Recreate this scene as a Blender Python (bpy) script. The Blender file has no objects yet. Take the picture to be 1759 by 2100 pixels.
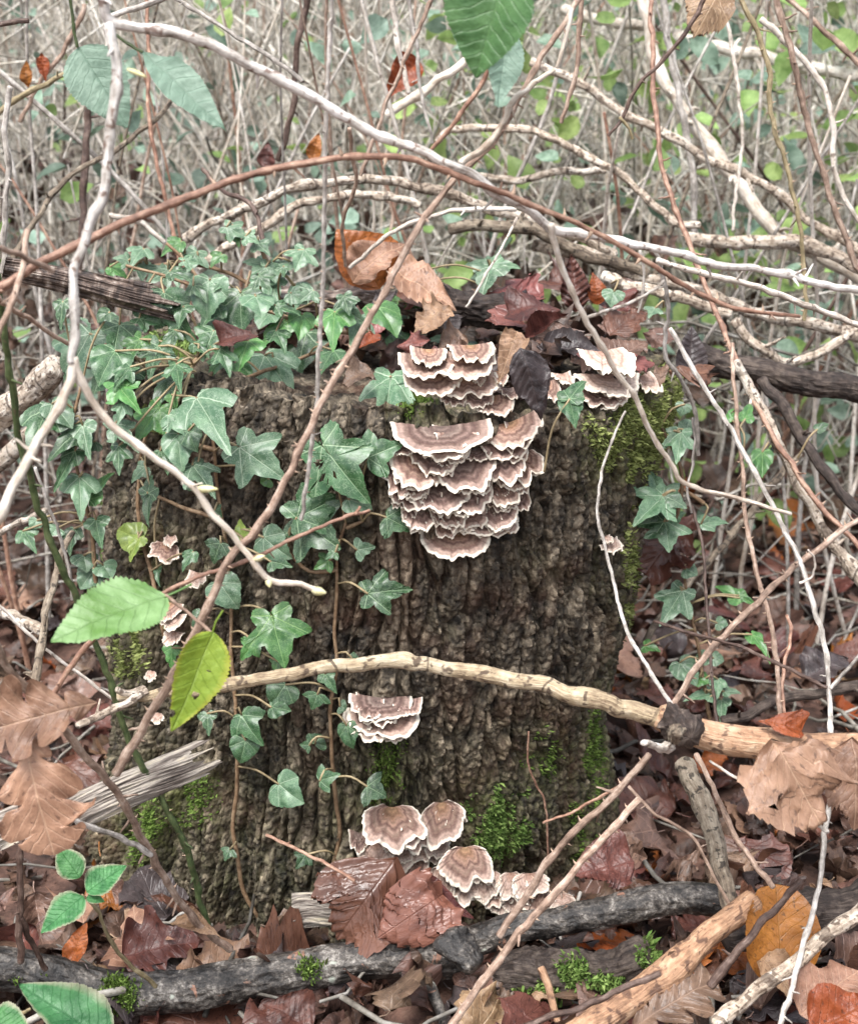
import bpy, math, random
import numpy as np
from mathutils import Vector, Matrix

sc = bpy.context.scene
COL = sc.collection
random.seed(7)
RNG = np.random.default_rng(11)
R = math.radians

# ------------------------------------------------------------------ camera
PW, PH, F = 1759.0, 2100.0, 3084.0          # picture frame used for measuring, focal length in its pixels
CAM = Vector((0.0, -1.25, 0.68))
PITCH = R(17.0)
cam_d = bpy.data.cameras.new('camera')
cam = bpy.data.objects.new('camera', cam_d)
COL.objects.link(cam)
cam.location = CAM
cam.rotation_euler = (math.pi / 2 - PITCH, 0, 0)
cam_d.sensor_fit = 'VERTICAL'
cam_d.sensor_height = 24.0
cam_d.lens = 24.0 * F / PH
cam_d.clip_start = 0.02
cam_d.clip_end = 300.0
cam_d.dof.use_dof = True
cam_d.dof.focus_distance = 1.08
cam_d.dof.aperture_fstop = cam_d.lens / 4.4     # aperture a few millimetres wide
sc.camera = cam

# ------------------------------------------------------------------ sky, sun, exposure (overcast winter day)
SUN_EL, SUN_AZ = R(62.0), R(200.0)
w = bpy.data.worlds.new('World')
sc.world = w
w.use_nodes = True
wn, wl = w.node_tree.nodes, w.node_tree.links
wn.clear()
sky = wn.new('ShaderNodeTexSky')
sky.sky_type = 'NISHITA'
sky.sun_disc = False
sky.sun_elevation = SUN_EL
sky.sun_rotation = SUN_AZ
sky.air_density = 1.0
sky.dust_density = 4.0
sky.ozone_density = 1.0
hs = wn.new('ShaderNodeHueSaturation')
hs.inputs['Saturation'].default_value = 0.46
bg = wn.new('ShaderNodeBackground')
bg.inputs['Strength'].default_value = 0.115
wo = wn.new('ShaderNodeOutputWorld')
wl.new(sky.outputs[0], hs.inputs['Color'])
wl.new(hs.outputs[0], bg.inputs['Color'])
wl.new(bg.outputs[0], wo.inputs['Surface'])
sun_d = bpy.data.lights.new('sun', 'SUN')
sun_d.energy = 1.5
sun_d.angle = R(26)
sun_d.color = (1.0, 0.99, 0.975)
sun = bpy.data.objects.new('sun', sun_d)
COL.objects.link(sun)
# light comes from above, a little from behind the camera's left shoulder
sd = Vector((-0.25, -0.42, 1.0)).normalized()
sun.rotation_euler = sd.to_track_quat('Z', 'Y').to_euler()
sun.location = (-1, -2, 4)
sc.view_settings.view_transform = 'Standard'
sc.view_settings.look = 'None'
sc.view_settings.gamma = 1.0
sc.view_settings.use_curve_mapping = False
sc.view_settings.exposure = 1.5
sc.cycles.use_denoising = True
sc.cycles.max_bounces = 6
sc.cycles.diffuse_bounces = 3
sc.cycles.transparent_max_bounces = 4

# ------------------------------------------------------------------ measuring helpers
CP, SP = math.cos(PITCH), math.sin(PITCH)
def ray(px, py):
    a, b = (px - PW / 2) / F, (PH / 2 - py) / F
    return Vector((a, CP + b * SP, -SP + b * CP))
def P(px, py, Y):
    d = ray(px, py)
    return CAM + d * ((Y - CAM.y) / d.y)
def G(px, py, z=0.0):
    d = ray(px, py)
    t = (z - CAM.z) / d.z if d.z < -0.02 else 60
    return CAM + d * t
def depth(p):
    v = Vector(p) - CAM
    return v.y * CP - v.z * SP
def pxsize(p):
    return depth(p) / F
X0, Y0 = [0, 572.7, 1091.0], [0, 477.3, 954.5, 1431.7]
def Z(c, r, x, y):                      # detail view -> picture frame
    return (X0[c] + 0.38 * x, Y0[r] + 0.38 * y)

# ------------------------------------------------------------------ noise
def _hash(ix, iy, iz, seed):
    n = (ix.astype(np.uint32) * np.uint32(374761393) + iy.astype(np.uint32) * np.uint32(668265263)
         + iz.astype(np.uint32) * np.uint32(1274126177) + np.uint32((seed * 362437) & 0xffffffff))
    n = (n ^ (n >> np.uint32(13))) * np.uint32(1103515245)
    n = (n ^ (n >> np.uint32(15))) * np.uint32(2246822519)
    n = n ^ (n >> np.uint32(16))
    return n.astype(np.float64) / 4294967295.0
def vnoise(p, seed=0):
    i = np.floor(p).astype(np.int64); f = p - i; f = f * f * (3 - 2 * f)
    out = 0
    for dx in (0, 1):
        wx = f[:, 0] if dx else 1 - f[:, 0]
        for dy in (0, 1):
            wy = f[:, 1] if dy else 1 - f[:, 1]
            for dz in (0, 1):
                wz = f[:, 2] if dz else 1 - f[:, 2]
                out = out + wx * wy * wz * _hash(i[:, 0] + dx, i[:, 1] + dy, i[:, 2] + dz, seed)
    return out * 2 - 1
def fbm(p, oct=4, seed=0):
    o, a, s = 0, 1.0, 0
    for k in range(oct):
        o = o + a * vnoise(p * (2.03 ** k), seed + k * 17); s += a; a *= 0.5
    return o / s
def worley(p, seed=0):
    i = np.floor(p).astype(np.int64); f = p - i
    f1 = np.full(len(p), 9.0); f2 = np.full(len(p), 9.0); cid = np.zeros(len(p))
    for dx in (-1, 0, 1):
        for dy in (-1, 0, 1):
            for dz in (-1, 0, 1):
                a, b, c = i[:, 0] + dx, i[:, 1] + dy, i[:, 2] + dz
                h = _hash(a, b, c, seed)
                d = np.sqrt((dx + h - f[:, 0]) ** 2 + (dy + _hash(a, b, c, seed + 1) - f[:, 1]) ** 2
                            + (dz + _hash(a, b, c, seed + 2) - f[:, 2]) ** 2)
                m = d < f1
                f2 = np.where(m, f1, np.minimum(f2, d)); cid = np.where(m, h, cid); f1 = np.where(m, d, f1)
    return f1, f2, cid
def sstep(a, b, x):
    t = np.clip((x - a) / (b - a), 0, 1); return t * t * (3 - 2 * t)

# ------------------------------------------------------------------ mesh helpers
def mesh_np(name, V, quads=None, tris=None, mats=(), uv=None, attrs=None, smooth=True, fmat=None):
    me = bpy.data.meshes.new(name)
    V = np.asarray(V, dtype=np.float32)
    me.vertices.add(len(V)); me.vertices.foreach_set('co', V.ravel())
    parts, starts, n = [], [], 0
    for Fc, k in ((quads, 4), (tris, 3)):
        if Fc is not None and len(Fc):
            Fc = np.asarray(Fc, dtype=np.int32)
            parts.append(Fc.ravel()); starts.append(n + np.arange(len(Fc)) * k); n += Fc.size
    lv = np.concatenate(parts); st = np.concatenate(starts).astype(np.int32)
    me.loops.add(len(lv)); me.loops.foreach_set('vertex_index', lv.astype(np.int32))
    me.polygons.add(len(st)); me.polygons.foreach_set('loop_start', st)
    me.polygons.foreach_set('use_smooth', np.full(len(st), smooth, dtype=bool))
    if fmat is not None:
        me.polygons.foreach_set('material_index', np.asarray(fmat, dtype=np.int32))
    if uv is not None:
        l = me.uv_layers.new(name='UVMap')
        l.data.foreach_set('uv', np.asarray(uv, dtype=np.float32)[lv].ravel())
    for k, v in (attrs or {}).items():
        v = np.asarray(v, dtype=np.float32)
        a = me.attributes.new(k, 'FLOAT' if v.ndim == 1 else 'FLOAT_VECTOR', 'POINT')
        a.data.foreach_set('value' if v.ndim == 1 else 'vector', v.ravel())
    me.update(calc_edges=True)
    me.validate()
    for m in (mats if isinstance(mats, (list, tuple)) else [mats]):
        me.materials.append(m)
    return me
def link(name, data, parent=None, mat_world=None):
    o = bpy.data.objects.new(name, data)
    COL.objects.link(o)
    if mat_world is not None:
        o.matrix_basis = mat_world
    if parent is not None:
        o.parent = parent
        o.matrix_parent_inverse = parent['_w'] if False else WORLD[parent.name].inverted()
    WORLD[o.name] = o.matrix_basis.copy()
    return o
WORLD = {}
def tag(o, label, cat, group=None, kind=None):
    if label: o['label'] = label
    if cat: o['category'] = cat
    if group: o['group'] = group
    if kind: o['kind'] = kind
    return o
def empty(name, loc, label, cat, group=None):
    o = link(name, None, None, Matrix.Translation(loc))
    o.empty_display_size = 0.02
    return tag(o, label, cat, group)
def centred(name, V, base, **kw):
    """mesh from world-space vertices, its origin moved to base"""
    return mesh_np(name, np.asarray(V) - np.asarray(base), **kw), Matrix.Translation(Vector(base))

# tubes ------------------------------------------------------------
def catmull(pts, step):
    pts = np.asarray(pts, dtype=float)
    if len(pts) < 3:
        n = max(2, int(np.linalg.norm(pts[-1, :3] - pts[0, :3]) / step))
        t = np.linspace(0, 1, n + 1)[:, None]
        return pts[0] * (1 - t) + pts[-1] * t
    ext = np.vstack([2 * pts[0] - pts[1], pts, 2 * pts[-1] - pts[-2]])
    out = []
    for i in range(len(pts) - 1):
        p0, p1, p2, p3 = ext[i:i + 4]
        n = max(1, int(np.linalg.norm((p2 - p1)[:3]) / step))
        t = (np.arange(n) / n)[:, None]
        out.append(0.5 * (2 * p1 + (p2 - p0) * t + (2 * p0 - 5 * p1 + 4 * p2 - p3) * t ** 2
                          + (-p0 + 3 * p1 - 3 * p2 + p3) * t ** 3))
    out.append(pts[-1:])
    return np.vstack(out)
def tube_geo(pts, rad, sides=8, rough=0.0, seed=0, barky=0.0):
    pts = np.asarray(pts, float); rad = np.asarray(rad, float)
    # closed, rounded ends
    d0 = pts[0] - pts[1]; d1 = pts[-1] - pts[-2]
    d0 = d0 / (np.linalg.norm(d0) + 1e-9); d1 = d1 / (np.linalg.norm(d1) + 1e-9)
    pts = np.vstack([pts[0] + d0 * rad[0] * .35, pts[0] + d0 * rad[0] * .3, pts, pts[-1] + d1 * rad[-1] * .3, pts[-1] + d1 * rad[-1] * .35])
    rad = np.concatenate([[rad[0] * .02, rad[0] * .75], rad, [rad[-1] * .75, rad[-1] * .02]])
    T = np.gradient(pts, axis=0); T /= (np.linalg.norm(T, axis=1, keepdims=True) + 1e-9)
    ax = np.eye(3)[np.argmin(np.abs(T).max(axis=0))]
    N = np.cross(T, ax); N /= (np.linalg.norm(N, axis=1, keepdims=True) + 1e-9)
    B = np.cross(T, N)
    a = np.arange(sides) * 2 * np.pi / sides
    rr = rad[:, None] * np.ones(sides)[None]
    if barky:
        L = np.concatenate([[0], np.cumsum(np.linalg.norm(np.diff(pts, axis=0), axis=1))])
        mr = np.mean(rad)
        q = np.stack([np.repeat(np.cos(a)[None], len(pts), 0).ravel() * 3.6, np.repeat(np.sin(a)[None], len(pts), 0).ravel() * 3.6,
                      np.repeat(L[:, None], sides, 1).ravel() / (mr * 1.5)], 1)
        rdg = 1 - 2 * np.abs(fbm(q + seed * 3.3, 3, seed + 5)); g1, g2, gi = worley(q * np.array([1.3, 1.3, 0.9]) + seed, seed + 9)
        rr = rr * (1 + barky * (0.30 * rdg + 0.45 * (sstep(0, 0.3, g2 - g1) - 0.7) * (0.4 + gi) + 0.3 * fbm(q * 3.1, 2, seed))).reshape(len(pts), sides)
    if rough:
        L = np.concatenate([[0], np.cumsum(np.linalg.norm(np.diff(pts, axis=0), axis=1))])
        q = np.stack([np.repeat(np.cos(a)[None], len(pts), 0).ravel() * 1.2, np.repeat(np.sin(a)[None], len(pts), 0).ravel() * 1.2,
                      np.repeat(L[:, None], sides, 1).ravel() / (np.mean(rad) * 2.2)], 1)
        rr = rr * (1 + rough * fbm(q + seed * 7.7, 3, seed).reshape(len(pts), sides))
    V = pts[:, None] + rr[..., None] * (np.cos(a)[None, :, None] * N[:, None] + np.sin(a)[None, :, None] * B[:, None])
    n = len(pts)
    i, j = np.meshgrid(np.arange(n - 1), np.arange(sides), indexing='ij')
    j2 = (j + 1) % sides
    Q = np.stack([i * sides + j, i * sides + j2, (i + 1) * sides + j2, (i + 1) * sides + j], -1).reshape(-1, 4)
    return V.reshape(-1, 3), Q
def tube_coord(p, r, sides):
    """seamless bark coordinates: round the stem and, shortened, along it"""
    L = np.concatenate([[0], np.cumsum(np.linalg.norm(np.diff(p, axis=0), axis=1))])
    L = np.concatenate([[L[0]] * 2, L, [L[-1]] * 2]); r = np.concatenate([[r[0]] * 2, r, [r[-1]] * 2])
    a = np.arange(sides) * 2 * np.pi / sides
    return np.stack([r[:, None] * np.cos(a)[None], r[:, None] * np.sin(a)[None], (L[:, None] * 0.09) * np.ones(sides)[None]], -1).reshape(-1, 3)
class Bag:
    """collects many small pieces into one mesh"""
    def __init__(s): s.V, s.Q, s.T, s.U, s.n, s.A = [], [], [], [], 0, []
    def add(s, V, quads=None, tris=None, uv=None, a=0.0):
        if quads is not None and len(quads): s.Q.append(np.asarray(quads) + s.n)
        if tris is not None and len(tris): s.T.append(np.asarray(tris) + s.n)
        s.V.append(V); s.n += len(V); s.A.append(np.full(len(V), a))
        s.U.append(uv if uv is not None else np.zeros((len(V), 2)))
    def mesh(s, name, mat, smooth=True):
        return mesh_np(name, np.vstack(s.V), np.vstack(s.Q) if s.Q else None, np.vstack(s.T) if s.T else None,
                       [mat], np.vstack(s.U), {'rnd': np.concatenate(s.A)}, smooth)
# ------------------------------------------------------------------ materials
def lin(r, g, b):
    f = lambda c: (c / 255 / 12.92) if c / 255 <= 0.04045 else ((c / 255 + 0.055) / 1.055) ** 2.4
    return (f(r), f(g), f(b), 1)
class NT:
    def __init__(s, name):
        s.m = bpy.data.materials.new(name); s.m.use_nodes = True
        s.t = s.m.node_tree; s.t.nodes.clear()
        s.out = s.n('ShaderNodeOutputMaterial'); s.b = s.n('ShaderNodeBsdfPrincipled')
        s.l(s.b.outputs[0], s.out.inputs['Surface'])
    def n(s, t, **k):
        x = s.t.nodes.new(t)
        for a, v in k.items(): setattr(x, a, v)
        return x
    def l(s, a, b): s.t.links.new(a, b)
    def val(s, x, sock):
        if hasattr(x, 'is_output') or hasattr(x, 'links'): s.l(x, sock)
        else: sock.default_value = x
    def math(s, op, a, b=0.0, c=0.0, clamp=False):
        x = s.n('ShaderNodeMath', operation=op, use_clamp=clamp)
        for i, v in enumerate((a, b, c)): s.val(v, x.inputs[i])
        return x.outputs[0]
    def mix(s, f, a, b, mode='MIX'):
        x = s.n('ShaderNodeMix', data_type='RGBA', blend_type=mode)
        s.val(f, x.inputs[0]); s.val(a, x.inputs[6]); s.val(b, x.inputs[7])
        return x.outputs[2]
    def ramp(s, f, stops, interp='LINEAR'):
        x = s.n('ShaderNodeValToRGB'); r = x.color_ramp; r.interpolation = interp
        while len(r.elements) < len(stops): r.elements.new(0.5)
        for e, (p, c) in zip(r.elements, stops):
            e.position = p; e.color = c if len(c) == 4 else (*c, 1)
        s.val(f, x.inputs[0]); return x.outputs[0]
    def coord(s, which='Object', scale=(1, 1, 1)):
        c = s.n('ShaderNodeTexCoord').outputs[which]
        m = s.n('ShaderNodeMapping'); m.inputs['Scale'].default_value = scale
        s.l(c, m.inputs['Vector']); return m.outputs[0]
    def noise(s, v, scale, detail=4, rough=0.6, dist=0.0, col=False):
        x = s.n('ShaderNodeTexNoise')
        x.inputs['Scale'].default_value = scale; x.inputs['Detail'].default_value = detail
        x.inputs['Roughness'].default_value = rough; x.inputs['Distortion'].default_value = dist
        s.l(v, x.inputs['Vector']); return x.outputs['Color' if col else 'Fac']
    def vor(s, v, scale, feat='F1', out='Distance', rnd=1.0):
        x = s.n('ShaderNodeTexVoronoi', feature=feat)
        x.inputs['Scale'].default_value = scale; x.inputs['Randomness'].default_value = rnd
        s.l(v, x.inputs['Vector']); return x.outputs[out]
    def attr(s, name):
        return s.n('ShaderNodeAttribute', attribute_name=name).outputs['Fac']
    def rnd(s): return s.n('ShaderNodeObjectInfo').outputs['Random']
    def bump(s, h, strength=0.5, dist=0.001):
        x = s.n('ShaderNodeBump'); x.inputs['Strength'].default_value = strength; x.inputs['Distance'].default_value = dist
        s.l(h, x.inputs['Height']); s.l(x.outputs[0], s.b.inputs['Normal'])
    def fin(s, col, rough=0.7, spec=0.4, trans=0.0):
        s.val(col, s.b.inputs['Base Color']); s.val(rough, s.b.inputs['Roughness'])
        s.b.inputs['Specular IOR Level'].default_value = spec
        if trans:
            tr = s.n('ShaderNodeBsdfTranslucent'); s.val(col, tr.inputs['Color'])
            mx = s.n('ShaderNodeMixShader'); mx.inputs[0].default_value = trans
            s.l(s.b.outputs[0], mx.inputs[1]); s.l(tr.outputs[0], mx.inputs[2]); s.l(mx.outputs[0], s.out.inputs['Surface'])
        return s.m
def twig_mat(name, cols, scale=120, rough=0.65, spots=None, spot_amt=0.5, rings=None, bump=0.5, vary=0.35, use_attr=False, spec=0.35):
    """streaky, speckled twig bark: cols dark -> light"""
    t = NT(name); v = t.coord('Object')
    n1 = t.noise(v, scale, 5, 0.65)
    n2 = t.noise(v, scale * 0.14, 3, 0.6)
    tb_ = t.n('ShaderNodeAttribute', attribute_name='tube').outputs['Vector']
    n3 = t.noise(tb_, 520, 4, 0.7)
    f = t.math('ADD', t.math('MULTIPLY', n1, 0.42), t.math('ADD', t.math('MULTIPLY', n2, 0.34), t.math('MULTIPLY', n3, 0.34)))
    k = len(cols) - 1
    c = t.ramp(f, [(0.42 + 0.24 * i / k, cols[i]) for i in range(k + 1)])
    if spots:
        s = t.ramp(t.noise(v, scale * 1.7, 2, 0.5, 0.4), [(0.62 - 0.1 * spot_amt, (0, 0, 0, 1)), (0.70 - 0.1 * spot_amt, (1, 1, 1, 1))])
        c = t.mix(t.math('MULTIPLY', s, 0.85), c, spots)
    if rings:
        sz = t.n('ShaderNodeSeparateXYZ'); t.l(tb_, sz.inputs[0])
        rg = t.math('FRACT', t.math('ADD', t.math('MULTIPLY', sz.outputs[2], rings[0] / 0.09), t.math('MULTIPLY', n2, 1.2)))
        rg = t.math('MULTIPLY', t.math('LESS_THAN', rg, rings[1]), t.ramp(n1, [(0.3, (0, 0, 0, 1)), (0.55, (1, 1, 1, 1))]))
        c = t.mix(t.math('MULTIPLY', rg, 0.8), c, lin(70, 56, 46))
    r = t.attr('rnd') if use_attr else t.rnd()
    g = t.math('ADD', t.math('MULTIPLY', r, vary), 1 - vary * 0.55)
    c = t.mix(1.0, c, t.n('ShaderNodeCombineColor').outputs[0], 'MULTIPLY') if False else c
    hv = t.n('ShaderNodeHueSaturation'); t.l(c, hv.inputs['Color']); t.l(g, hv.inputs['Value'])
    t.bump(t.math('ADD', n1, t.math('MULTIPLY', n3, 1.3)), bump, 0.0022)
    return t.fin(hv.outputs[0], rough, spec)
M = {}
M['cane_red'] = twig_mat('cane_red', [lin(92, 66, 54), lin(146, 110, 92), lin(196, 164, 142)], 160, 0.5, bump=0.35)
M['cane_brown'] = twig_mat('cane_brown', [lin(94, 76, 64), lin(148, 124, 108), lin(194, 174, 158)], 170, 0.6)
M['cane_grey'] = twig_mat('cane_grey', [lin(92, 86, 80), lin(156, 149, 141), lin(210, 204, 197)], 150, 0.65)
M['cane_white'] = twig_mat('cane_white', [lin(132, 120, 108), lin(194, 184, 172), lin(226, 220, 212)], 120, 0.6, spots=lin(104, 90, 78), spot_amt=0.1)
M['pale_bark'] = twig_mat('pale_bark', [lin(110, 98, 88), lin(200, 194, 186), lin(236, 232, 228)], 110, 0.6, spots=lin(110, 84, 70), spot_amt=0.35)
M['pale_twig'] = twig_mat('pale_twig', [lin(146, 126, 108), lin(204, 192, 176), lin(234, 228, 218)], 90, 0.55)
M['cream_bark'] = twig_mat('cream_bark', [lin(104, 84, 66), lin(168, 150, 122), lin(206, 192, 166)], 90, 0.6, spots=lin(74, 58, 48), spot_amt=0.55, rings=(14, 0.035), bump=0.8)
M['cream_knobbly'] = twig_mat('cream_knobbly', [lin(104, 88, 74), lin(186, 170, 152), lin(230, 222, 210)], 150, 0.65, spots=lin(84, 68, 56), spot_amt=0.7, bump=0.9, rings=(22, 0.07))
M['tan_bark'] = twig_mat('tan_bark', [lin(104, 76, 58), lin(164, 128, 100), lin(194, 166, 138)], 90, 0.5, spots=lin(84, 60, 48), spot_amt=0.6, bump=0.8)
M['dark_bark'] = twig_mat('dark_bark', [lin(30, 25, 23), lin(58, 48, 43), lin(104, 92, 83)], 130, 0.6, bump=0.9)
M['dark_cane'] = twig_mat('dark_cane', [lin(46, 34, 30), lin(84, 66, 58), lin(126, 108, 98)], 150, 0.5)
M['mottled_bark'] = twig_mat('mottled_bark', [lin(62, 50, 42), lin(122, 108, 92), lin(168, 156, 138)], 120, 0.65, spots=lin(44, 38, 32), spot_amt=0.6, bump=0.8)
M['olive_cane'] = twig_mat('olive_cane', [lin(86, 76, 54), lin(138, 124, 94), lin(172, 158, 128)], 150, 0.6)
M['green_cane'] = twig_mat('green_cane', [lin(42, 50, 30), lin(70, 84, 50), lin(104, 116, 76)], 140, 0.5, spots=lin(92, 86, 64), spot_amt=0.2)
M['dry_stems'] = twig_mat('dry_stems', [lin(98, 88, 76), lin(180, 172, 158), lin(238, 234, 226)], 90, 0.7, vary=0.9, use_attr=True)
M['vine'] = twig_mat('vine', [lin(76, 58, 44), lin(122, 98, 74), lin(160, 138, 112)], 160, 0.6)
M['petiole'] = twig_mat('petiole', [lin(104, 92, 68), lin(142, 126, 96), lin(164, 150, 118)], 160, 0.5)
M['bud'] = twig_mat('bud', [lin(150, 146, 92), lin(190, 184, 130), lin(220, 214, 178)], 160, 0.5)
M['thorn'] = twig_mat('thorn', [lin(150, 118, 96), lin(190, 160, 136), lin(220, 200, 180)], 300, 0.5)

def wood_mat():
    t = NT('weathered_wood'); v = t.coord('Object', (14, 1, 14)); u = t.coord('Object')
    n = t.noise(v, 22, 5, 0.65); n2 = t.noise(u, 30, 3)
    f = t.math('ADD', t.math('MULTIPLY', n, 0.75), t.math('MULTIPLY', n2, 0.3))
    c = t.ramp(f, [(0.36, lin(44, 38, 34)), (0.47, lin(110, 100, 92)), (0.56, lin(158, 150, 140)), (0.68, lin(196, 184, 160))])
    t.bump(n, 0.9, 0.002)
    return t.fin(c, 0.65, 0.35)
M['weathered'] = wood_mat()
def rotten_mat():
    t = NT('rotten_wood'); v = t.coord('Object', (1, 9, 9)); u = t.coord('Object')
    n = t.noise(v, 16, 5, 0.65); n2 = t.noise(u, 40, 4)
    f = t.math('ADD', t.math('MULTIPLY', n, 0.65), t.math('MULTIPLY', n2, 0.4))
    c = t.ramp(f, [(0.38, lin(26, 21, 19)), (0.5, lin(64, 52, 46)), (0.58, lin(112, 96, 86)), (0.67, lin(176, 166, 156))])
    t.bump(f, 0.9, 0.003)
    return t.fin(c, 0.5, 0.4)
M['rotten'] = rotten_mat()
def log_mat():
    t = NT('lichened_log'); v = t.coord('Object')
    n = t.noise(v, 60, 6, 0.75, 0.3); n2 = t.noise(v, 330, 4, 0.7); n3 = t.noise(v, 14, 4)
    f = t.math('ADD', t.math('MULTIPLY', n, 0.6), t.math('ADD', t.math('MULTIPLY', n2, 0.3), t.math('MULTIPLY', n3, 0.2)))
    c = t.ramp(f, [(0.46, lin(22, 20, 19)), (0.54, lin(52, 48, 45)), (0.60, lin(90, 84, 78)), (0.68, lin(158, 152, 144))])
    fl = t.ramp(t.noise(v, 40, 4, 0.6, 0.6), [(0.66, (0, 0, 0, 1)), (0.69, (1, 1, 1, 1))])
    c = t.mix(fl, c, lin(142, 106, 88))
    li = t.ramp(t.noise(v, 60, 2, 0.5), [(0.70, (0, 0, 0, 1)), (0.74, (1, 1, 1, 1))])
    c = t.mix(t.math('MULTIPLY', li, 0.8), c, lin(188, 194, 180))
    t.bump(f, 0.9, 0.0035)
    return t.fin(c, 0.42, 0.45)
M['log'] = log_mat()
def stump_mat():
    t = NT('stump_bark'); v = t.coord('Object')
    n1 = t.noise(v, 26, 5, 0.65); n2 = t.noise(v, 150, 5, 0.65); cell = t.attr('cell'); moss = t.attr('moss')
    f = t.math('ADD', t.math('MULTIPLY', n1, 0.35), t.math('ADD', t.math('MULTIPLY', n2, 0.45), t.math('MULTIPLY', cell, 0.24)))
    c = t.ramp(f, [(0.37, lin(32, 29, 25)), (0.47, lin(68, 61, 52)), (0.56, lin(102, 92, 78)), (0.67, lin(152, 139, 120))])
    ns = t.noise(t.coord('Object', (1, 1, 0.12)), 120, 4, 0.65)
    hz = t.n('ShaderNodeHueSaturation'); t.l(c, hz.inputs['Color']); t.l(t.ramp(ns, [(0.3, (0.55, 0.55, 0.55, 1)), (0.7, (1.35, 1.35, 1.35, 1))]), hz.inputs['Value']); c = hz.outputs[0]
    vc = t.n('ShaderNodeTexVoronoi'); vc.inputs['Scale'].default_value = 260; t.l(t.coord('Object', (1, 1, 0.7)), vc.inputs['Vector'])
    vg = t.n('ShaderNodeSeparateColor'); t.l(vc.outputs['Color'], vg.inputs[0])
    hv = t.n('ShaderNodeHueSaturation'); t.l(c, hv.inputs['Color']); t.l(t.math('ADD', t.math('MULTIPLY', vg.outputs[0], 0.75), 0.5), hv.inputs['Value']); c = hv.outputs[0]
    red = t.ramp(t.noise(v, 14, 3), [(0.5, (0, 0, 0, 1)), (0.72, (1, 1, 1, 1))])
    c = t.mix(t.math('MULTIPLY', red, 0.35), c, lin(112, 76, 56))
    li = t.ramp(t.noise(v, 210, 2, 0.5), [(0.69, (0, 0, 0, 1)), (0.75, (1, 1, 1, 1))])
    c = t.mix(t.math('MULTIPLY', li, 0.5), c, lin(168, 156, 140))
    mm = t.math('MULTIPLY', moss, t.ramp(n2, [(0.36, (0, 0, 0, 1)), (0.6, (1, 1, 1, 1))]), clamp=True)
    mc = t.ramp(t.noise(v, 90, 3), [(0.35, lin(66, 68, 42)), (0.65, lin(112, 114, 70))])
    c = t.mix(mm, c, mc)
    t.bump(t.math('ADD', t.math('MULTIPLY', n2, 0.9), t.math('MULTIPLY', vc.outputs['Distance'], -1.0)), 0.9, 0.0026)
    return t.fin(c, 0.72, 0.3)
M['stump'] = stump_mat()
def moss_mat(name, a, b):
    t = NT(name)
    c = t.ramp(t.math('ADD', t.math('MULTIPLY', t.attr('rnd'), 0.6), t.math('MULTIPLY', t.noise(t.coord('Object'), 60, 2), 0.4)), [(0.14, lin(66, 60, 38)), (0.28, a), (0.9, b)])
    return t.fin(c, 0.75, 0.2, 0.25)
M['moss_yellow'] = moss_mat('moss_yellow', lin(98, 108, 56), lin(186, 196, 126))
M['moss_green'] = moss_mat('moss_green', lin(74, 98, 40), lin(150, 176, 92))
M['moss_bright'] = moss_mat('moss_bright', lin(82, 112, 50), lin(158, 182, 106))

def ivy_mat(name, d, l, vein, rough=0.33):
    t = NT(name)
    uv = t.n('ShaderNodeUVMap').outputs[0]
    sp = t.n('ShaderNodeSeparateXYZ'); t.l(uv, sp.inputs[0])
    x = t.math('SUBTRACT', sp.outputs[0], 0.5); y = sp.outputs[1]
    ax = t.math('ABSOLUTE', x)
    best = None
    for a in (0.0, 52.0, 107.0):
        sa, ca = math.sin(R(a)), math.cos(R(a))
        dist = t.math('ABSOLUTE', t.math('SUBTRACT', t.math('MULTIPLY', ax, ca), t.math('MULTIPLY', y, sa)))
        along = t.math('ADD', t.math('MULTIPLY', ax, sa), t.math('MULTIPLY', y, ca))
        dd = t.math('ADD', dist, t.math('MULTIPLY', t.math('LESS_THAN', along, 0.0), 9.0))
        dd = t.math('ADD', dd, t.math('MULTIPLY', along, 0.006))
        best = dd if best is None else t.math('MINIMUM', best, dd)
    prim = t.math('SUBTRACT', 1.0, t.math('MULTIPLY', best, 62.0), clamp=True)
    uvd = t.n('ShaderNodeVectorMath', operation='ADD'); t.l(uv, uvd.inputs[0]); t.l(t.noise(uv, 5.0, 3, 0.6, 0, True), uvd.inputs[1])
    ed = t.vor(uvd.outputs[0], 6.0, 'DISTANCE_TO_EDGE')
    sec = t.math('MULTIPLY', t.math('SUBTRACT', 1.0, t.math('MULTIPLY', ed, 15.0), clamp=True), 0.46)
    vn = t.math('MAXIMUM', prim, sec)
    n = t.noise(uv, 3.2, 4, 0.6)
    c = t.mix(t.ramp(n, [(0.35, (0, 0, 0, 1)), (0.7, (1, 1, 1, 1))]), d, l)
    hv = t.n('ShaderNodeHueSaturation'); t.l(c, hv.inputs['Color'])
    t.l(t.math('ADD', t.math('MULTIPLY', t.rnd(), 0.6), 0.7), hv.inputs['Value'])
    c = t.mix(t.math('MULTIPLY', vn, 0.8), hv.outputs[0], vein)
    sp2 = t.ramp(t.noise(uv, 26, 2), [(0.70, (0, 0, 0, 1)), (0.76, (1, 1, 1, 1))])
    c = t.mix(t.math('MULTIPLY', sp2, 0.5), c, lin(40, 44, 28))
    t.bump(t.math('ADD', t.math('MULTIPLY', vn, -0.6), t.math('MULTIPLY', n, 0.8)), 0.45, 0.0016)
    rr = t.math('ADD', rough, t.math('MULTIPLY', n, 0.16)); t.b.inputs['Coat Weight'].default_value = 0.35; t.b.inputs['Coat Roughness'].default_value = 0.28
    return t.fin(c, rr, 0.5, 0.10)
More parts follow.
